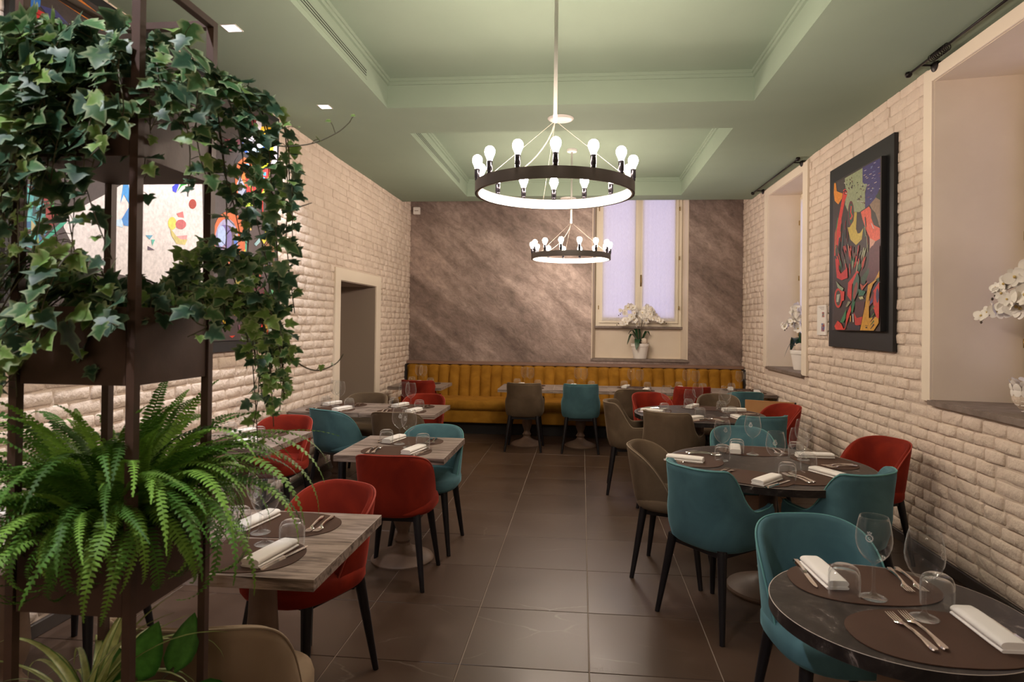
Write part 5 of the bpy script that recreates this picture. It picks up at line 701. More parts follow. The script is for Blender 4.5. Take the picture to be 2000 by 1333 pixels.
for kind,sp in (('tub',.212),('arm',.225)):
    for sx in (-1,1):
        for sy in (-1,1):
            l=MB().tube([(sx*sp,sy*sp,0),(sx*(sp-.052),sy*(sp-.055),.405),(sx*(sp-.056),sy*(sp-.060),.44)],[.0135,.0245,.025],12)
            LEGM[kind,sx,sy]=l.mesh('leg',MT['black_wood'],50)
fm=MB()
for s in (-1,1):
    fm.bbox(-.155,.155,s*.155-.012,s*.155+.012,.395,.432,.002); fm.bbox(s*.155-.012,s*.155+.012,-.155,.155,.395,.432,.002)
    for q in (-1,1): fm.prism([(s*.16,q*.10),(s*.16,q*.16),(s*.10,q*.16)],.405,.430)
FRM=fm.mesh('underframe',MT['black_wood'])
PROTO={}
def chair(kind,colr,x,y,facing,label,group=None):
    key=(kind,colr)
    if key not in PROTO:
        sh,pi,st=CH[kind]
        PROTO[key]=(sh.mesh('backrest',MT[colr],60),pi.mesh('piping',MT[colr+'_pipe'],True),st.mesh('seat',MT[colr],60))
    b,p,s=PROTO[key]
    c=thing('tub_chair' if kind=='tub' else 'armchair',label,'chair',(x,y,0),R(facing-90),group or 'velvet dining chairs')
    bo=link('backrest',b,c); link('piping',p,bo); link('seat',s,c); link('underframe',FRM,c)
    for sx in (-1,1):
        for sy in (-1,1): link('leg',LEGM[kind,sx,sy],c)
    return c
CHAIRS=[
('tub','beige',-1.05,1.80,90,'beige velvet chair seen from behind, just past the foot of the planter'),
('tub','red',-1.20,2.74,-113,'red velvet chair at the far side of the nearest square table by the planter'),
('tub','brown',-2.30,2.76,-90,'brown velvet chair by the left wall, mostly hidden behind the planter'),
('tub','red',-1.13,3.90,90,'red velvet chair with its back to the viewer at the aisle-side square table'),
('tub','teal',-1.09,4.50,-92,'teal velvet chair facing the viewer at the aisle-side square table'),
('tub','red',-2.36,4.76,-90,'red velvet chair behind the fern, facing the viewer at the wall-side square table'),
('tub','teal',-2.17,5.66,62,'teal velvet chair turned sideways at the double table near the doorway'),
('tub','brown',-1.62,5.63,90,'brown velvet chair with its back to the viewer at the double table near the doorway'),
('tub','brown',-2.28,6.48,-90,'dark brown velvet chair facing the viewer in front of the doorway'),
('tub','red',-1.66,6.50,-90,'red velvet chair facing the viewer on the far side of the double table'),
('arm','red',-2.07,8.10,88,'red velvet armchair drawn up to the leftmost banquette table'),
('arm','brown',-.71,8.04,90,'brown velvet armchair seen from behind at the second banquette table'),
('arm','teal',-.005,8.03,90,'teal velvet armchair seen from behind at the third banquette table'),
('tub','brown',.64,8.02,90,'brown velvet chair at the fourth banquette table, partly behind a red chair'),
('arm','red',1.34,8.00,90,'red velvet armchair seen from behind at the fifth banquette table'),
('tub','teal',1.94,7.98,92,'teal velvet chair seen from behind at the banquette table in the right corner'),
('tub','red',.83,7.17,-72,'red velvet chair facing the viewer at the far left of the far round table'),
('tub','brown',1.50,7.15,-100,'brown velvet chair facing the viewer on the far side of the far round table'),
('arm','brown',.49,6.20,-3,'brown velvet armchair side-on by the aisle at the far round table'),
('arm','brown',.80,5.69,62,'brown velvet armchair with its back to the viewer at the far round table'),
('arm','teal',1.47,5.60,104,'teal velvet armchair with its back to the viewer at the far round table'),
('tub','red',1.84,6.46,204,'red velvet chair side-on between the right wall and the far round table'),
('tub','brown',.60,4.19,-20,'brown velvet chair side-on by the aisle at the middle round table'),
('tub','teal',1.20,4.80,-92,'teal velvet chair facing the viewer on the far side of the middle round table'),
('arm','teal',.75,3.57,38,'teal velvet armchair beside the aisle with its back to the viewer, middle round table'),
('arm','teal',1.38,3.60,124,'teal velvet armchair turned left at the near right of the middle round table'),
('tub','red',1.94,4.60,203,'red velvet chair against the right wall at the middle round table'),
('tub','teal',.93,2.47,-84,'teal velvet chair facing the viewer at the small round table in front'),
]
for k in CHAIRS: chair(*k)

# ================================================================== TABLES
ZTAB=.755
def square_table(x0,y0,label,w=.70,d=.70,group='square tables'):
    t=thing('square_table',label,'table',(x0+w/2,y0+d/2,0),0,group)
    MB().bbox(-w/2,w/2,-d/2,d/2,ZTAB-.040,ZTAB,.0012).build('tabletop',MT['laminate'],t)
    e=MB(); z=ZTAB+.0002
    for (a,b,c,q) in ((-w/2,w/2,-d/2,-d/2+.002),(-w/2,w/2,d/2-.002,d/2),(-w/2,-w/2+.002,-d/2,d/2),(w/2-.002,w/2,-d/2,d/2)): e.box(a,b,c,q,z-.0004,z)
    e.build('edge_band',MT['edge_line'],t)
    pedestal(t,.205); return t
def pedestal(t,rb):
    MB().lathe([(0,.0),(rb,.0),(rb+.003,.010),(rb-.004,.022),(rb*.80,.040),(rb*.52,.060),(.068,.080),(.052,.098)],40,caps=False).build('base',MT['taupe'],t,35)
    MB().lathe([(.052,.098),(.047,.115),(.052,.128),(.060,.135),(.052,.145),(.040,.165),(.038,.185),(.050,.215),(.063,.255),(.066,.300),(.060,.380),(.053,.480),(.049,.600),(.049,.640),(.062,.648),(.064,.660),(.055,.668),(.055,.680)],28,caps=False).build('column',MT['taupe'],t,35)
    MB().bbox(-.15,.15,-.15,.15,.680,ZTAB-.040,.004).build('top_plate',MT['black_metal'],t)
def round_table(x,y,r,label):
    t=thing('round_table',label,'table',(x,y,0),0,'round tables'); n=96
    MB().lathe([(0,ZTAB-.040),(r-.001,ZTAB-.040),(r,ZTAB-.039),(r,ZTAB-.001),(r-.001,ZTAB),(0,ZTAB)],n,caps=False).build('tabletop',MT['marble'],t,30)
    MB().lathe([(r-.0022,ZTAB+.0001),(r-.0002,ZTAB+.0003),(r+.0002,ZTAB-.0005)],n,caps=False).build('edge_band',MT['edge_line'],t,True)
    pedestal(t,.205 if r<.5 else .235); return t
TB={}
def reg(k,t,phrase): TB[k]=(t,phrase)
reg('T1',square_table(-1.553,1.990,'grey wood-grain square table nearest the planter'),'the square table nearest the planter')
reg('T1b',square_table(-2.60,1.990,'grey wood-grain square table by the wall, hidden behind the planter'),'the wall-side table hidden behind the planter')
reg('T2',square_table(-1.533,3.845,'grey wood-grain square table between the red and teal aisle-side chairs'),'the aisle-side square table')
reg('T2b',square_table(-2.678,3.945,'grey wood-grain square table by the left wall behind the fern',w=.66),'the wall-side square table behind the fern')
reg('T3b',square_table(-1.312-.702,5.630,'right half of the grey double table before the doorway'),'the right half of the double table')
reg('T3a',square_table(-2.678,5.630,'left half of the grey double table before the doorway',w=.66),'the left half of the double table')
reg('T5',square_table(-2.48,7.985,'grey square table at the left end of the banquette'),'the leftmost banquette table')
for i,(k,nm) in enumerate((('T6','second'),('T7','third'),('T8','fourth'),('T9','fifth'))):
    reg(k,square_table(-1.052+i*.70,7.985,'grey square table, %s from the left along the banquette'%nm,w=.698),'the %s banquette table'%nm)
reg('T10',square_table(1.748,7.985,'grey square table at the right end of the banquette, in the corner',w=.62),'the corner banquette table')
reg('R1',round_table(.942,1.998,.356,'small round dark marble table in the front right corner'),'the small round table in front')
reg('R2',round_table(1.13,3.98,.595,'large round dark table ringed by five chairs in the middle on the right'),'the middle round table')
reg('R3',round_table(1.11,6.17,.60,'far round dark table in front of the banquette on the right'),'the far round table')

# ================================================================== PLACE SETTINGS
def blob(rx,ry,n=48,ex=2.35,skew=.05):
    o=[]
    for i in range(n):
        t=2*math.pi*i/n; c,s=math.cos(t),math.sin(t); o.append((rx*math.copysign(abs(c)**(2/ex),c),ry*math.copysign(abs(s)**(2/ex),s)*(1+skew*c)))
    return o
MATM=MB().prism(blob(.228,.163),0,.0022).mesh('placemat',MT['mat_leather'])
def napkin_mesh():
    m=MB(); L=.112
    # flat folded layer below, soft rolled fold on top
    def cap(a,z0,h,x0,r):
        o=[]
        for cx,cz,a0 in ((x0+a-r,z0+h*.5,-90),(x0-a+r,z0+h*.5,90)):
            for i in range(9): t=R(a0+180*i/8); o.append((cx+r*math.cos(t),cz+h*.5*math.sin(t)))
        return o
    for p,ly in ((cap(.037,.0,.0085,.0,.006),L),(cap(.0355,.0075,.0225,-.0015,.017),L*.985)):
        o=len(m.v); q=len(p); K=10
        for k in range(K+1):
            u=-1+2*k/K; y=ly*u; e=1-.10*abs(u)**8
            for (x,z) in p: m.v.append((x*(1-.03*abs(u)**3)+.0015*math.sin(2.2*u),y,.0075+(z-.0075)*e if z>.0075 else z))
        for k in range(K):
            for i in range(q): j=(i+1)%q; m.f.append((o+k*q+j,o+k*q+i,o+(k+1)*q+i,o+(k+1)*q+j))
        m.f.append(tuple(o+i for i in range(q))); m.f.append(tuple(o+K*q+i for i in range(q))[::-1])
    return m.mesh('napkin',MT['napkin'],50)
NAPM=napkin_mesh()
def sweep_flat(rows):   # rows: (y, halfwidth, z, thickness)
    m=MB()
    for y,w,z,t in rows: m.v+=[(-w,y,z),(w,y,z),(w*.72,y,z+t),(-w*.72,y,z+t)]
    for k in range(len(rows)-1):
        for i in range(4): j=(i+1)%4; a=k*4; m.f.append((a+i,a+j,a+4+j,a+4+i))
    m.f.append((3,2,1,0)); e=(len(rows)-1)*4; m.f.append((e,e+1,e+2,e+3)); return m
def fork_mesh():
    m=sweep_flat([(-.105,.006,.004,.0035),(-.098,.0105,.004,.004),(-.082,.0095,.005,.004),(-.05,.0055,.008,.004),(-.01,.0042,.010,.004),(.028,.004,.009,.0035),(.042,.008,.006,.003),(.052,.0125,.0045,.0025),(.062,.0132,.004,.0022)])
    for k in range(4):
        x=-.0105+.007*k; s=sweep_flat([(.060,.0022,.004,.0022),(.085,.0018,.0055,.002),(.108,.0009,.009,.0014)])
        m.add([(a+x,b,c) for a,b,c in s.v],s.f)
    return m.mesh('fork',MT['steel'],40)
def knife_meshes():
    h=sweep_flat([(-.122,.006,.0005,.006),(-.115,.0105,.0,.008),(-.09,.0095,.0,.009),(-.05,.0075,.0,.009),(-.012,.0068,.0,.008),(-.006,.0088,.0,.009),(.0,.007,.0,.007)])
    b=MB(); b.prism([(-.006,.0),(.007,.0),(.0085,.03),(.0085,.085),(.006,.11),(.001,.122),(-.0035,.118),(-.006,.10)],.0022,.0040)
    return h.mesh('handle',MT['steel'],40),b.mesh('blade',MT['steel'])
FORKM=fork_mesh(); KH,KB=knife_meshes()
WG=[(.0,.0005),(.037,.0005),(.0385,.002),(.030,.005),(.012,.011),(.0055,.022),(.0042,.05),(.0042,.098),(.006,.106),(.016,.114),(.030,.124),(.042,.140),(.0495,.160),(.0520,.180),(.0500,.205),(.0445,.235),(.0405,.250),(.0396,.2512),(.0386,.250),(.0394,.243)]
WGM=MB().lathe(WG,28,caps=False).mesh('wine_glass',MT['glass'],True)
TU=[(.0445,.0),(.0458,.03),(.0462,.055),(.0445,.075),(.039,.088),(.030,.094),(.0,.094)]
TUIN=[(.0425,.001),(.0438,.03),(.044,.052),(.0415,.068),(.035,.077),(.0,.080)]
tb=MB().lathe(TU,26,caps=False); tb.lathe(TUIN,26,caps=False); TUM=tb.mesh('tumbler',MT['glass'],True)
def emblem_mesh():
    m=MB()
    def curve(pts,w):
        for p,q in zip(pts,pts[1:]):
            d=Vector((q[0]-p[0],q[1]-p[1])); l=d.length or 1; nx,ny=-d.y/l*w,d.x/l*w
            vs=[]
            for (a,b) in ((p[0]+nx,p[1]+ny),(p[0]-nx,p[1]-ny),(q[0]-nx,q[1]-ny),(q[0]+nx,q[1]+ny)):
                z=.195+b; rr=.0512-.13*max(0,z-.185)+.0004; ang=a/rr; vs.append((rr*math.sin(ang),-rr*math.cos(ang),z))
            m.add(vs,[(0,1,2,3)])
    ring=[(.0085*math.cos(2*math.pi*i/20),.0085*math.sin(2*math.pi*i/20)) for i in range(21)]; curve(ring,.0006)
    for k in range(16):
        a=2*math.pi*k/16; curve([(.0095*math.cos(a),.0095*math.sin(a)),(.0118*math.cos(a+.2),.0118*math.sin(a+.2))],.0008)
    curve([(.0035*math.cos(2*math.pi*i/14),.0035*math.sin(2*math.pi*i/14)) for i in range(13)],.0006); curve([(.001,-.001),(.0055,-.0055)],.0006)
    curve([(-.005,.013),(-.006,.018),(-.0025,.0155),(0,.0195),(.0025,.0155),(.006,.018),(.005,.013),(-.005,.013)],.0006)
    return m.mesh('emblem',MT['etch'])
EMB=emblem_mesh()
srng=random.Random(77)
def setting(tk,seat,mx,my,face,items='mnkffgt',near=False,emb=None,nap=(.118,-.005,-12),gl=(.045,.115),tu=(.140,.110),fk=(-.165,-.01,6)):
    """mx,my: centre of the mat; face: direction (deg) the diner looks"""
    ph=TB[tk][1]; rz=R(face-90); c,s=math.cos(rz),math.sin(rz)
    def W(x,y,z): return (mx+c*x-s*y,my+s*x+c*y,z)
    j=lambda a: srng.uniform(-a,a)
    z=ZTAB+.0006; zm=z+.0024
    where='at the %s place on %s'%(seat,ph)
    if 'm' in items: tag(link('placemat',MATM,None,W(0,0,z),(0,0,rz)),'brown oval placemat '+where,'placemat','brown placemats')
    if 'n' in items: tag(link('folded_napkin',NAPM,None,W(nap[0]+j(.006),nap[1]+j(.008),zm),(0,0,rz+R(nap[2]+j(4)))),'rolled white napkin '+where,'napkin','white napkins')
    if 'k' in items:
        k=tag(link('table_knife',None,None,W(nap[0]+.058+j(.004),nap[1]-.01+j(.006),zm+.0002),(0,0,rz+R(nap[2]-2+j(2)))),'steel knife '+where,'knife','table knives'); link('handle',KH,k); link('blade',KB,k)
    if 'f' in items:
        for i,nm in ((0,'outer'),(1,'inner')):
            tag(link('table_fork',FORKM,None,W(fk[0]+i*.036,fk[1]+i*.012+j(.004),zm+.0002),(0,0,rz+R(fk[2]+j(3)-i*3))),'%s steel fork '%nm+where,'fork','table forks')
    if 'g' in items:
        g=tag(link('wine_glass',WGM,None,W(gl[0]+j(.008),gl[1]+j(.008),zm if gl[1]<.13 else z),(0,0,0)),'empty stemmed wine glass '+where,'wine glass','wine glasses')
        if emb is not None: link('emblem',EMB,g,None,(0,0,R(emb)))
    if 't' in items: tag(link('water_tumbler',TUM,None,W(tu[0]+j(.006),tu[1]+j(.006),zm if tu[1]<.12 else z),(0,0,srng.uniform(0,6))),'upturned water tumbler '+where,'tumbler','upturned tumblers')
setting('R1','near',.965,1.832,93,fk=(-.058,.012,2),nap=(.150,.03,1),gl=(.030,.10),tu=(.125,.19),emb=35)
setting('R1','far',.920,2.178,-91,fk=(-.165,-.045,-2),nap=(.105,-.045,2),gl=(.020,.118),tu=(.098,.112),emb=-38)
setting('R2','near left',.935,3.625,52,emb=-20,gl=(.10,.10),tu=(.17,.08),nap=(.115,-.045,-6))
setting('R2','near right',1.255,3.655,108,emb=30,nap=(.16,.03,14),fk=(-.085,-.02,4),gl=(.03,.13),tu=(.14,.18))
setting('R2','right',1.505,4.115,194,emb=40)
setting('R2','far',1.15,4.375,-91,emb=-30)
setting('R2','left',.715,4.055,-8,emb=10,nap=(.05,-.06,-10),gl=(-.01,.15),tu=(-.04,.16),fk=(-.19,.05,0))
for i,(nm,a) in enumerate((('near left',-122),('near right',-62),('right',15),('far right',72),('left',165))):
    r_=.415; setting('R3',nm,1.11+r_*math.cos(R(a)),6.17+r_*math.sin(R(a)),a+180)
for tk,cx_,cy_ in (('T1',-1.203,2.34),('T1b',-2.25,2.34),('T2',-1.183,4.195),('T2b',-2.365,4.295),('T3a',-2.352,5.98),('T3b',-1.663,5.98)):
    setting(tk,'near',cx_,cy_-.172,90,emb=-15 if tk in('T1','T2') else None); setting(tk,'far',cx_,cy_+.172,-90,emb=20 if tk in('T1','T2') else None)
for tk,cx_ in (('T5',-2.13),('T6',-.703),('T7',-.003),('T8',.697),('T9',1.397),('T10',2.058)):
    setting(tk,'near',cx_,8.335-.172,90); setting(tk,'banquette',cx_,8.335+.172,-90)

# ---- plywood panel leaning by the right wall
pb=thing('plywood_panel','orange plywood panel standing behind a red chair against the right wall','panel',(1.99,6.98,0),R(-22))
MB().bbox(-.245,.245,-.012,.012,0,.795,.002).build('board',MT['plywood'],pb); MB().bbox(.245,.262,-.016,.016,0,.795,.003).build('dark_edge',MT['kick'],pb)
for z in (.70,.74): MB().lathe([(.006,0),(.006,.003),(0,.003)],10).build('screw',MT['black_metal'],pb,False).matrix_local=Matrix.Translation((.215,-.012,z))@Matrix.Rotation(R(90),4,'X')
# ================================================================== ORCHIDS
def attr(me, vals):
    a=me.attributes.new('rim','FLOAT','POINT'); a.data.foreach_set('value',vals); return me
def petal_pts(w,l,cup,n=8):
    v=[];f=[]
    for k in range(n+1):
        t=k/n; ww=w*max(.06,math.sin(math.pi*(.06+.935*t)**.82))**.62; y=l*(1-(1-t)**1.25); z=cup*t*t
        v+=[(-ww,y,z+.35*abs(ww)*cup/ max(l,1e-6)),(0,y,z),(ww,y,z+.35*abs(ww)*cup/max(l,1e-6))]
    for k in range(n):
        a=k*3; f+=[(a,a+1,a+4,a+3),(a+1,a+2,a+5,a+4)]
    return v,f
def flower_mesh():
    m=MB()
    for ang,w,l,tilt in ((0,.013,.036,.10),(72,.021,.040,.16),(144,.012,.034,.06),(216,.012,.034,.06),(288,.021,.040,.16)):
        v,f=petal_pts(w,l,-.010); a=R(ang); c,s=math.cos(a),math.sin(a)
        m.add([(-(x*c-y*s) if False else x*c+y*s, z*1.0-.002*(ang in(72,288)), -x*s+y*c) for x,y,z in v],f)
    return m.mesh('flower',MT['petal'],True)
FLM=flower_mesh()
LIPM=MB().lathe([(0,-.004),(.004,-.002),(.0055,.002),(.003,.007),(0,.008)],8,caps=False).mesh('flower_centre',MT['lip'],True)
def orchid(loc,rz,label,seed,stems,scale=1.0,fs=1.0,t0=.42):
    r=random.Random(seed); o=thing('potted_orchid',label,'orchid',loc,rz,'white orchids'); o.scale=(scale,)*3
    MB().lathe([(0,.0),(.094,.0),(.098,.004),(.128,.180),(.128,.184),(.137,.186),(.140,.226),(.137,.232),(.128,.232),(.122,.19)],36,caps=False).build('pot',MT['pot_white'],o,35)
    MB().lathe([(.125,.205),(.0,.212)],24,caps=False).build('soil',MT['soil'],o)
    MB().lathe([(0,-.055),(.032,-.045),(.052,-.015),(.054,.012),(.040,.040),(.015,.054),(0,.056)],16,(.055,-.05,.262),False).build('rattan_ball',MT['moss'],o,True)
    for ang,l,w,lift in ((200,.20,.050,.10),(160,.17,.048,.16),(250,.19,.050,.02),(110,.16,.045,.2),(20,.15,.045,.15)):
        v,f=petal_pts(w,l,-.03,7); a=R(ang); m=MB(); c,s=math.cos(a),math.sin(a); out=[]
        for x,y,z in v:
            t=y/l; h=.235+(lift+.05)*math.sin(t*1.9)-.16*max(0,t-.62)-(.10*max(0,t-.7)/.3 if lift<.12 else 0); d=.02+y*.95; out.append((d*c-x*s,d*s+x*c,h+.012*abs(x)/.05))
        m.add(out,f); m.build('leaf',MT['orchid_leaf'],o,True)
    for (dx,dy,h,bend,nf) in stems:
        pts=[]
        for i in range(17):
            t=i/16; x=.02*dx+dx*bend*(t**2.0); y=dy*bend*t**1.6; z=.21+h*math.sin(min(1.0,t*1.12)*math.pi*.62)/math.sin(math.pi*.5)*(1 if t<.6 else 1)-.10*max(0,t-.62)*h*3; pts.append(Vector((x,y,z)))
        st=MB().tube(pts,[.0045-.0025*i/16 for i in range(17)],6).build('stem',MT['orchid_stem'],o,True)
        for k in range(nf):
            t=t0+(.98-t0)*k/max(1,nf-1); i=min(15,int(t*16)); p=pts[i].lerp(pts[i+1],t*16-i); side=(-1)**k
            q=p+Vector((side*.028*(1 if abs(dx)<.6 else .5)+r.uniform(-.014,.014),-.025+r.uniform(-.03,.02),r.uniform(-.03,.03)))
            s=fs*r.uniform(1.25,1.6)*(1-.35*max(0,t-.8)/.2)
            fl=link('flower',FLM,o,q,(R(r.uniform(-28,18)),R(r.uniform(-30,30)),R(r.uniform(-55,55)+side*12)),(s,)*3); link('flower_centre',LIPM,fl,(0,-.006,0))
        for k in range(2):
            e=pts[-1]+Vector((dx*.03*(k+.6),r.uniform(-.01,.01),-.02*(k+1)))
            MB().lathe([(0,-.011),(.006,-.006),(.008,0),(.005,.008),(0,.011)],8,tuple(e),False).build('bud',MT['orchid_stem'],o,True)
    return o
orchid((.890,9.905,BZ0+.005),0,'white orchid in a white pot on the sill of the back window',1,[(-.85,-.1,.60,.32,12),(-.9,-.25,.42,.33,11),(.7,-.1,.58,.32,12),(.95,-.2,.46,.34,12),(.45,-.2,.50,.24,10)])
orchid((2.585,7.76,1.080),R(-90),'white orchid in a white pot on the sill of the far right-hand window',2,[(-.8,-.1,.52,.26,9),(-.95,-.3,.36,.30,8),(.2,-.3,.55,.20,9),(.7,-.2,.45,.25,8),(-.3,-.3,.44,.22,8)])
orchid((2.70,3.67,1.105),R(-90),'white orchid spray on the sill of the nearest right-hand window',3,[(-1,-.12,.44,.72,17),(-1,-.2,.62,.56,17),(-.9,-.25,.52,.48,15),(-1,.05,.56,.64,16),(.7,-.2,.5,.3,8)],1.0,1.22,.36)
pb2=thing('petal_ball','white ball of overlapping shell petals on the nearest right-hand sill','ornament',(2.575,3.93,1.105+.100))
pv,pf=petal_pts(.020,.038,.010,4); pm=MB(); pm.add([(x,z,y) for x,y,z in pv],pf); PMX=pm.mesh('petal',MT['moss'],True); PMX.materials[0]=MT['pot_white']
MB().lathe([(0,-.09),(.052,-.075),(.085,-.032),(.09,0),(.078,.046),(.04,.08),(0,.09)],16,caps=False).build('core',MT['moss'],pb2,True)
k=0
for j,el in enumerate(range(-75,90,17)):
    nn=max(1,int(13*math.cos(R(el))))
    for i in range(nn):
        a=2*math.pi*(i+.5*(j%2))/nn; d=Vector((math.cos(a)*math.cos(R(el)),math.sin(a)*math.cos(R(el)),math.sin(R(el))))
        upv=Vector((0,0,1))-d*d.z; upv=upv.normalized() if upv.length>.1 else Vector((1,0,0)); side=upv.cross(d)
        M_=Matrix((( side.x,d.x,upv.x,0),(side.y,d.y,upv.y,0),(side.z,d.z,upv.z,0),(0,0,0,1))).to_euler(); link('petal',PMX,pb2,d*.088-upv*.018,M_,(1.3,)*3)

# ================================================================== PLANTER TOWER
PX0,PX1,PY0,PY1,PW=-1.140,-.872,1.170,1.436,.0175
BOX=[(1.915,2.070),(1.460,1.616),(1.005,1.163),(.550,.710),(.09,.25)]
pt=thing('planter_tower','tall rust-brown steel planter tower of stacked plant boxes at the left edge','planter',((PX0+PX1)/2,(PY0+PY1)/2,0))
ox,oy=-(PX0+PX1)/2,-(PY0+PY1)/2
def at_p(m): m.v=[(x+ox,y+oy,z) for x,y,z in m.v]; return m
for x in (PX0,PX1-PW):
    for y in (PY0,PY1-PW): at_p(MB().bbox(x,x+PW,y,y+PW,0,2.30,.001)).build('post',MT['corten'],pt)
for z in (.02,2.2825):
    for x in (PX0,PX1-PW): at_p(MB().bbox(x,x+PW,PY0+PW,PY1-PW,z,z+PW,.001)).build('rail',MT['corten'],pt)
    for y in (PY0,PY1-PW): at_p(MB().bbox(PX0+PW,PX1-PW,y,y+PW,z,z+PW,.001)).build('rail',MT['corten'],pt)
g=.004
for z0,z1 in BOX:
    b=MB(); a0,a1,b0,b1=PX0+g,PX1-g,PY0+g,PY1-g; w=.005
    # walls set between the posts
    b.box(a0+PW,a1-PW,b0,b0+w,z0,z1); b.box(a0+PW,a1-PW,b1-w,b1,z0,z1); b.box(a0,a0+w,b0+PW,b1-PW,z0,z1); b.box(a1-w,a1,b0+PW,b1-PW,z0,z1); b.box(a0+w,a1-w,b0+w,b1-w,z0,z0+w)
    bo=at_p(b).build('plant_box',MT['corten'],pt)
    at_p(MB().box(a0+w,a1-w,b0+w,b1-w,z0+.02,z1-.022)).build('soil',MT['soil'],bo)

# ---- leaves
def ivy_leaf(seed):
    r=random.Random(seed); m=MB(); rim=[]
    rib=[(0,.0),(0,.30),(0,.62),(0,1.0)]
    side=[(.10,-.10),(.34,-.12),(.50,.06),(.36,.24),(.60,.50),(.30,.52),(.20,.74)]
    def Z(x,y): return .16*abs(x)**1.2-.16*(y-.3)**2+r.uniform(-.015,.015)
    V=[(x,y,Z(x,y)) for x,y in rib]; rim=[.0,.0,.0,.75]
    for sg in (1,-1):
        b=len(V)
        for x,y in side: x*=1+r.uniform(-.1,.1); y+=r.uniform(-.04,.04); V.append((sg*x,y,Z(x,y))); rim.append(1)
        F=[(0,b,b+1),(0,b+1,b+2),(0,b+2,b+3),(0,b+3,1),(1,b+3,b+4),(1,b+4,b+5),(1,b+5,2),(2,b+5,b+6),(2,b+6,3)]
        m.f+=[f if sg>0 else f[::-1] for f in F]
    m.v=V; return m,rim
LEAF={}; LEAFSRC={}
for k in ('ivy_dark','ivy_mid','ivy_light'):
    LEAF[k]=[]; LEAFSRC[k]=[]
    for s in range(4): m,rim=ivy_leaf(s*7+len(k)); LEAFSRC[k].append((m,rim)); LEAF[k].append(attr(m.mesh('leaf',MT[k],True),rim))
prng=random.Random(5)
def orient(ydir,ndir):
    y=ydir.normalized(); n=(ndir-y*ndir.dot(y)); n=n.normalized() if n.length>1e-3 else y.orthogonal().normalized(); x=y.cross(n)
    return Matrix(((x.x,y.x,n.x),(x.y,y.y,n.y),(x.z,y.z,n.z))).to_euler()
IVY={}
def ivy_vine(root,pts,step,size,mix,face,count=None):
    """pts: world points of a runner; leaves hang off it on short stalks"""
    o=Vector(root.location); P=[Vector(p) for p in pts]; rec=IVY.setdefault(root.name,[root,[],MB(),MB()])
    S=[]
    for i in range(len(P)-1):
        p0,p1,p2,p3=P[max(0,i-1)],P[i],P[i+1],P[min(len(P)-1,i+2)]
        for k in range(5):
            t=k/5; S.append(.5*((2*p1)+(p2-p0)*t+(2*p0-5*p1+4*p2-p3)*t*t+(3*p1-p0-3*p2+p3)*t**3))
    S.append(P[-1])
    rec[2].tube([p-o for p in S],[.0021-.0010*i/len(S) for i in range(len(S))],5)
    d=0; nxt=step*.4; tot=sum((b-a).length for a,b in zip(S,S[1:]))
    for a,b in zip(S,S[1:]):
        L=(b-a).length
        while d+L>nxt:
            p=a.lerp(b,(nxt-d)/max(L,1e-6)); f=nxt/tot
            out=Vector((prng.uniform(-1,1),prng.uniform(-1,1),prng.uniform(-.5,.6)))+face*.9; out.normalize()
            q=p+out*prng.uniform(.010,.032)
            yd=Vector((prng.uniform(-.8,.8),prng.uniform(-.7,.5),-prng.uniform(.05,1.0)))+out*.35
            nd=face+Vector((prng.uniform(-.7,.7),prng.uniform(-.6,.4),prng.uniform(-.2,.8)))
            x=prng.random(); young=f>.8
            key='ivy_light' if x<mix[0]+(.22 if young else 0) else 'ivy_mid' if x<mix[0]+mix[1] else 'ivy_dark'
            s=size*prng.uniform(.62,1.25)*(1-.42*f**3)*(.78 if key=='ivy_light' else 1)
            rec[1].append((s,key,prng.randrange(4),q-o,orient(yd,nd),(s,s*prng.uniform(.9,1.1),s)))
            rec[3].tube([p-o,(p+q)/2-o+Vector((0,0,.003)),q-o],.0009,3,False)
            nxt+=step*prng.uniform(.7,1.3)
        d+=L
def ivy_finish():
    for root,leaves,runners,stalks in IVY.values():
        a=runners.build('runners',MT['ivy_stem'],root,True); a['kind']='stuff'; b=stalks.build('leaf_stalks',MT['ivy_stem'],root); b['kind']='stuff'
        leaves.sort(key=lambda l:-l[0]); rest={}
        for n_,(s,key,v,loc,rot,sc) in enumerate(leaves):
            if n_<300: link('leaf',LEAF[key][v],root,loc,rot,sc)
            else:
                m,rim=rest.setdefault(key,(MB(),[])); src,r_=LEAFSRC[key][v]; M_=Matrix.LocRotScale(loc,rot,Vector(sc)); m.add([M_@Vector(p) for p in src.v],src.f); rim+=r_
        for key,(m,rim) in rest.items():
            o_=link('small_leaves',attr(m.mesh('small_leaves',MT[key],True),rim),root); o_['kind']='stuff'
cxp,cyp=(PX0+PX1)/2,(PY0+PY1)/2
def mound(root,z,n,ang0,ang1,h0,h1,l0,l1,step,size,mix,count,drop=.22):
    for i in range(n):
        a=R(ang0+(ang1-ang0)*(i+prng.random())/n); d=Vector((math.cos(a),math.sin(a),0)); s=Vector((cxp,cyp,z-.02))+Vector((prng.uniform(-.09,.09),prng.uniform(-.09,.09),0))
        L=prng.uniform(l0,l1); h=prng.uniform(h0,h1)
        rim=.10+prng.uniform(0,.04)
        pts=[s,s+d*.04+Vector((0,0,h*.8)),s+d*(rim)+Vector((0,0,h)),s+d*(rim+.055)+Vector((0,0,h*.45-.02)),s+d*(rim+.08)+Vector((prng.uniform(-.02,.02),prng.uniform(-.02,.02),-L*.5)),s+d*(rim+.09)+Vector((prng.uniform(-.04,.04),prng.uniform(-.04,.04),-L))]
        ivy_vine(root,pts,step,size,mix,(d+Vector((0,-.4,.35))).normalized(),count)
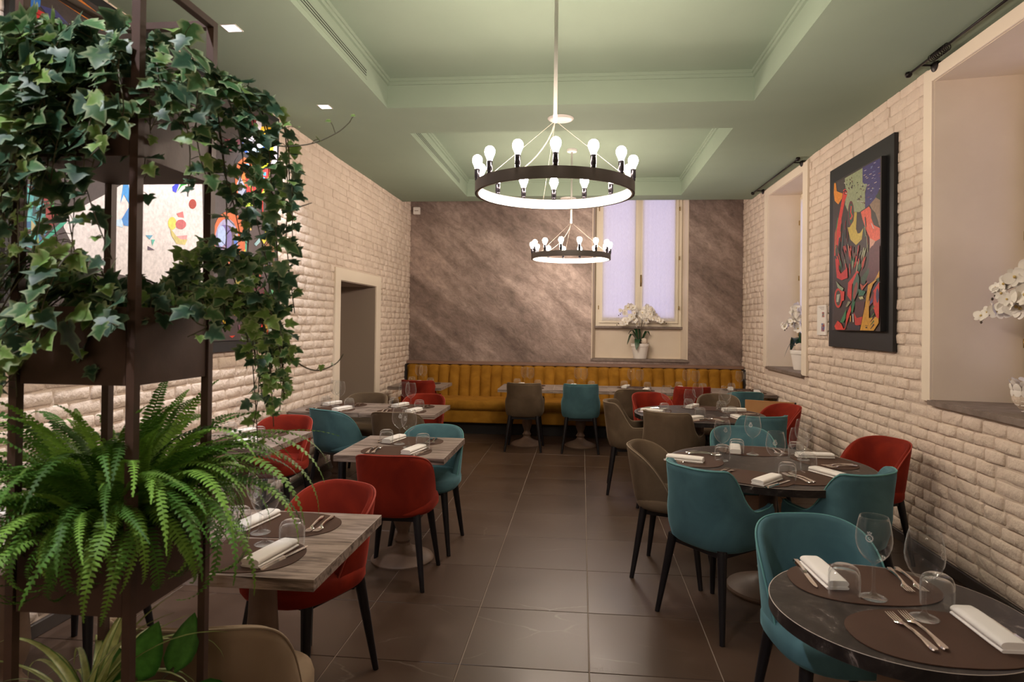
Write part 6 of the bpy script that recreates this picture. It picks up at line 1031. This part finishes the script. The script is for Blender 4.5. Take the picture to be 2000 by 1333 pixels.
ivy1=thing('trailing_ivy','dense dark green ivy spilling from the top box of the planter tower','ivy',(cxp,cyp,BOX[0][1]-.02),0,'ivy plants in the planter tower')
c1=None
mound(ivy1,BOX[0][1],13,185,235,.03,.13,.16,.40,.020,.050,(.15,.34),c1)
mound(ivy1,BOX[0][1],15,235,285,.03,.15,.10,.40,.020,.050,(.16,.34),c1)
mound(ivy1,BOX[0][1],9,285,375,.03,.13,.04,.22,.021,.048,(.10,.34),c1)
fc=Vector((.5,-.8,.3)).normalized()
for x,y,dz in ((-.82,1.39,-.50),(-.785,1.44,-.66),(-.755,1.47,-.70),(-.725,1.42,-.60),(-.70,1.46,-.46),(-.74,1.39,-.34),(-.80,1.36,-.30),(-.69,1.43,-.28)):
    z=2.07; h=prng.uniform(.03,.09); ivy_vine(ivy1,[(-.93,1.36,z),(-.88,1.39,z+h),(x-.03,y,z+h*.4),(x,y,z-.16),(x+prng.uniform(-.02,.03),y-.01,z+dz*.6),(x+prng.uniform(-.01,.04),y,z+dz)],.023,.043,(.12,.40),fc)
ivy_vine(ivy1,[(-.90,1.36,2.06),(-.80,1.38,2.06),(-.72,1.40,2.0),(-.64,1.42,2.002),(-.575,1.43,2.03),(-.545,1.44,2.06)],.05,.026,(.6,.3),fc)
ivy_vine(ivy1,[(-.80,1.42,1.95),(-.74,1.43,1.90),(-.68,1.43,1.86),(-.635,1.44,1.87)],.04,.026,(.5,.3),fc)
ivy2=thing('variegated_ivy','pale-edged variegated ivy growing over the second box of the planter tower','ivy',(cxp,cyp,BOX[1][1]-.02),0,'ivy plants in the planter tower')
c2=None
mound(ivy2,BOX[1][1],14,188,272,.04,.13,.02,.17,.020,.050,(.40,.34),c2)
mound(ivy2,BOX[1][1],4,285,360,.02,.07,.0,.04,.026,.046,(.22,.4),c2)
for i in range(13):
    x,y,dz,h=prng.uniform(-.82,-.69),prng.uniform(1.38,1.48),-prng.uniform(.08,.34),prng.uniform(.02,.14)
    z=BOX[1][1]; ivy_vine(ivy2,[(-.93,1.36,z),(-.88,1.39,z+h),(x-.04,y-.01,z+h*.8),(x,y,z-.02),(x+.02,y,z+dz*.6),(x+prng.uniform(0,.04),y,z+dz)],.023,.043,(.42,.42),fc)
ivy_vine(ivy2,[(-.75,1.45,1.56),(-.68,1.45,1.50),(-.63,1.46,1.475),(-.585,1.47,1.49),(-.565,1.47,1.515)],.045,.024,(.4,.4),fc)
ivy_vine(ivy2,[(-.95,1.18,1.60),(-.97,1.13,1.60),(-1.0,1.10,1.56),(-1.03,1.09,1.51),(-1.07,1.085,1.46)],.020,.056,(.75,.2),Vector((.1,-.9,.4)))
ivy_finish()

# ---- fern
def frond(seed,L,droop,young):
    r=random.Random(seed); m=MB(); rim=[]; n=40; pts=[]
    y=z=0; ang=R(62); 
    for i in range(n+1):
        pts.append((y,z)); ang-=R(droop/n)*(1+.9*i/n); y+=L/n*math.cos(ang); z+=L/n*math.sin(ang)
    for i in range(n):
        (y0,z0),(y1,z1)=pts[i],pts[i+1]; w=.0011; b=len(m.v); m.v+=[(-w,y0,z0),(w,y0,z0),(w,y1,z1),(-w,y1,z1)]; m.f.append((b,b+1,b+2,b+3)); rim+=[.2]*4
        if i<3: continue
        t=i/n; l=L*.052*math.sin(math.pi*min(1,(t*1.02)**.62))*(1.0 if t>.12 else .6)+.002; pw=L/n*.34
        ty,tz=(y1-y0),(z1-z0); q=math.hypot(ty,tz); ty/=q; tz/=q
        for sg in (-1,1):
            j=r.uniform(.85,1.12); lx=l*j; fwdp=.30*lx; dn=r.uniform(.05,.28)*lx; b=len(m.v)
            yc,zc=y0+ty*pw*.9*(sg>0),z0+tz*pw*.9*(sg>0)
            m.v+=[(0,yc-ty*pw,zc-tz*pw),(sg*lx*.68,yc+ty*(fwdp*.5-pw),zc+tz*(fwdp*.5-pw)-dn*.4),(sg*lx,yc+ty*fwdp,zc+tz*fwdp-dn),(sg*lx*.70,yc+ty*(fwdp*.65+pw),zc+tz*(fwdp*.65+pw)-dn*.4+.0015),(0,yc+ty*pw,zc+tz*pw)]
            m.f.append((b,b+1,b+2,b+3,b+4) if sg>0 else (b+4,b+3,b+2,b+1,b)); rim+=[.1,.5,1,.5,.1]
    me=m.mesh('frond',MT['fern_tip' if young else 'fern'],False); return attr(me,rim)
UP=[frond(i,.34+.03*(i%3),(55,80,105,68,92)[i%5],i%3==0) for i in range(10)]
DN=[frond(20+i,.30+.03*(i%3),(150,165,135,175)[i%4],i%2==0) for i in range(8)]
fern=thing('boston_fern','feathery green fern filling the third box of the planter tower','fern',(cxp,cyp,BOX[2][1]-.02))
for i in range(285):
    a=i*137.508+prng.uniform(-12,12); rr=.10*math.sqrt(prng.random()); up_=prng.random()<.66
    # local +Y of a frond is its outward direction
    link('frond',prng.choice(UP if up_ else DN),fern,(rr*math.cos(R(a)),rr*math.sin(R(a)),prng.uniform(-.01,.02)),(R(prng.uniform(-6,36) if up_ else prng.uniform(-16,14)),R(prng.uniform(-22,22)),R(a-90+prng.uniform(-25,25))),(prng.uniform(.72,1.18),)*3)
LONG=[frond(50+i,.50,d,True) for i,d in enumerate((88,100))]
for (x,y,z,az,tilt,me,s) in ((.10,.08,.12,12,-28,LONG[0],.82),(.10,.02,.03,-12,4,LONG[1],.95),(.10,-.03,.02,-30,8,LONG[1],.85),(.10,.05,.04,2,12,LONG[1],.92),(.10,.0,.05,-22,20,LONG[0],.8),(.09,-.06,.03,-45,6,LONG[1],.8),(.10,.09,.05,22,10,LONG[1],.85),(.11,.04,.02,-5,-6,LONG[1],.8),(.10,-.02,.0,-18,-14,LONG[1],.8),(-.02,-.10,.0,-78,0,LONG[1],.72),(-.08,-.1,.0,-100,2,LONG[1],.72)):
    link('frond',me,fern,(x,y,z),(R(tilt),0,R(az-90)),(s,)*3)

# ---- spider plant and pothos in the fourth box
def blade(seed,L,w,bend):
    r=random.Random(seed); m=MB(); rim=[]; n=14; y=z=0; a=R(80)
    for i in range(n+1):
        t=i/n; ww=w*(.55+.45*math.sin(math.pi*min(.95,t+.25)))*(1-t**4); m.v+=[(-ww,y,z+ww*.35),(-ww*.45,y,z),(0,y,z-.0006),(ww*.45,y,z),(ww,y,z+ww*.35)]; rim+=[1,.25,0,.25,1]
        a-=R(bend/n)*(1+.5*t); y+=L/n*math.cos(a); z+=L/n*math.sin(a)
    for i in range(n):
        for k in range(4): b=i*5+k; m.f.append((b,b+1,b+6,b+5))
    return attr(m.mesh('blade',MT['spider'],True),rim)
BL=[blade(i,.38+.05*(i%3),.0115,(95,125,60,150)[i%4]) for i in range(8)]
sp=thing('spider_plant','spider plant with pale-striped arching leaves in a low planter box','plant',(cxp-.055,cyp-.045,.70))
for i in range(46):
    a=i*137.5; link('blade',BL[i%8],sp,(.03*math.cos(R(a)),.03*math.sin(R(a)),0),(R(prng.uniform(-10,14)),R(prng.uniform(-10,10)),R(a)),(prng.uniform(.68,.95),)*3)
def heart(seed):
    r=random.Random(seed); m=MB(); V=[]; rim=[]; n=8
    rows=[(0,.0),(.02,.0),(.15,.0),(.35,0),(.55,0),(.75,0),(.9,0),(1.0,0)]
    prof=[.05,.18,.27,.29,.26,.18,.085,.0]
    for (y,_),w in zip(rows,prof):
        back=-.10 if y==0 else 0
        z=-.22*(y-.25)**2
        V+=[(-w,y+back*1.2,z+.10*w),(-w*.5,y+back*.5,z+.07*w),(0,y,z),(w*.5,y+back*.5,z+.07*w),(w,y+back*1.2,z+.10*w)]; rim+=[1,.5,0,.5,1]
    m.v=V
    for k in range(7):
        for i in range(4): b=k*5+i; m.f.append((b,b+1,b+6,b+5))
    return attr(m.mesh('leaf',MT['pothos'],True),rim)
HM=[heart(1)]
po=thing('pothos','glossy broad-leaved pothos in a low planter box beside the spider plant','plant',(cxp+.06,cyp+.02,.70))
o=Vector(po.location)
for (x,y,z,yd,nd,s) in ((-.955,1.30,1.04,(.35,-.1,.75),(.5,-.8,.5),.15),(-.93,1.27,.99,(.45,-.35,.45),(.5,-.7,.6),.13),(-.86,1.36,.985,(.9,-.2,-.10),(.2,-.5,.9),.14),(-.90,1.22,.955,(.25,-.7,.1),(.2,-.3,.9),.12),(-.92,1.38,1.02,(.2,.3,.8),(.7,-.6,.3),.13),(-1.0,1.34,.99,(-.4,.1,.7),(.1,-.8,.5),.11),(-.85,1.28,.93,(.8,-.4,-.3),(.3,-.5,.8),.12)):
    p=Vector((x,y,z-.225)); s*=.90; lf=link('leaf',HM[0],po,p-o,orient(Vector(yd),Vector(nd)),(s,)*3)
    MB().tube([Vector((prng.uniform(-.02,.02),prng.uniform(-.02,.02),0)),(p-o)*.55+Vector((0,0,.03)),p-o],.0028,6,False).build('stalk',MT['spider'] if False else MT['ivy_stem'],po,True)
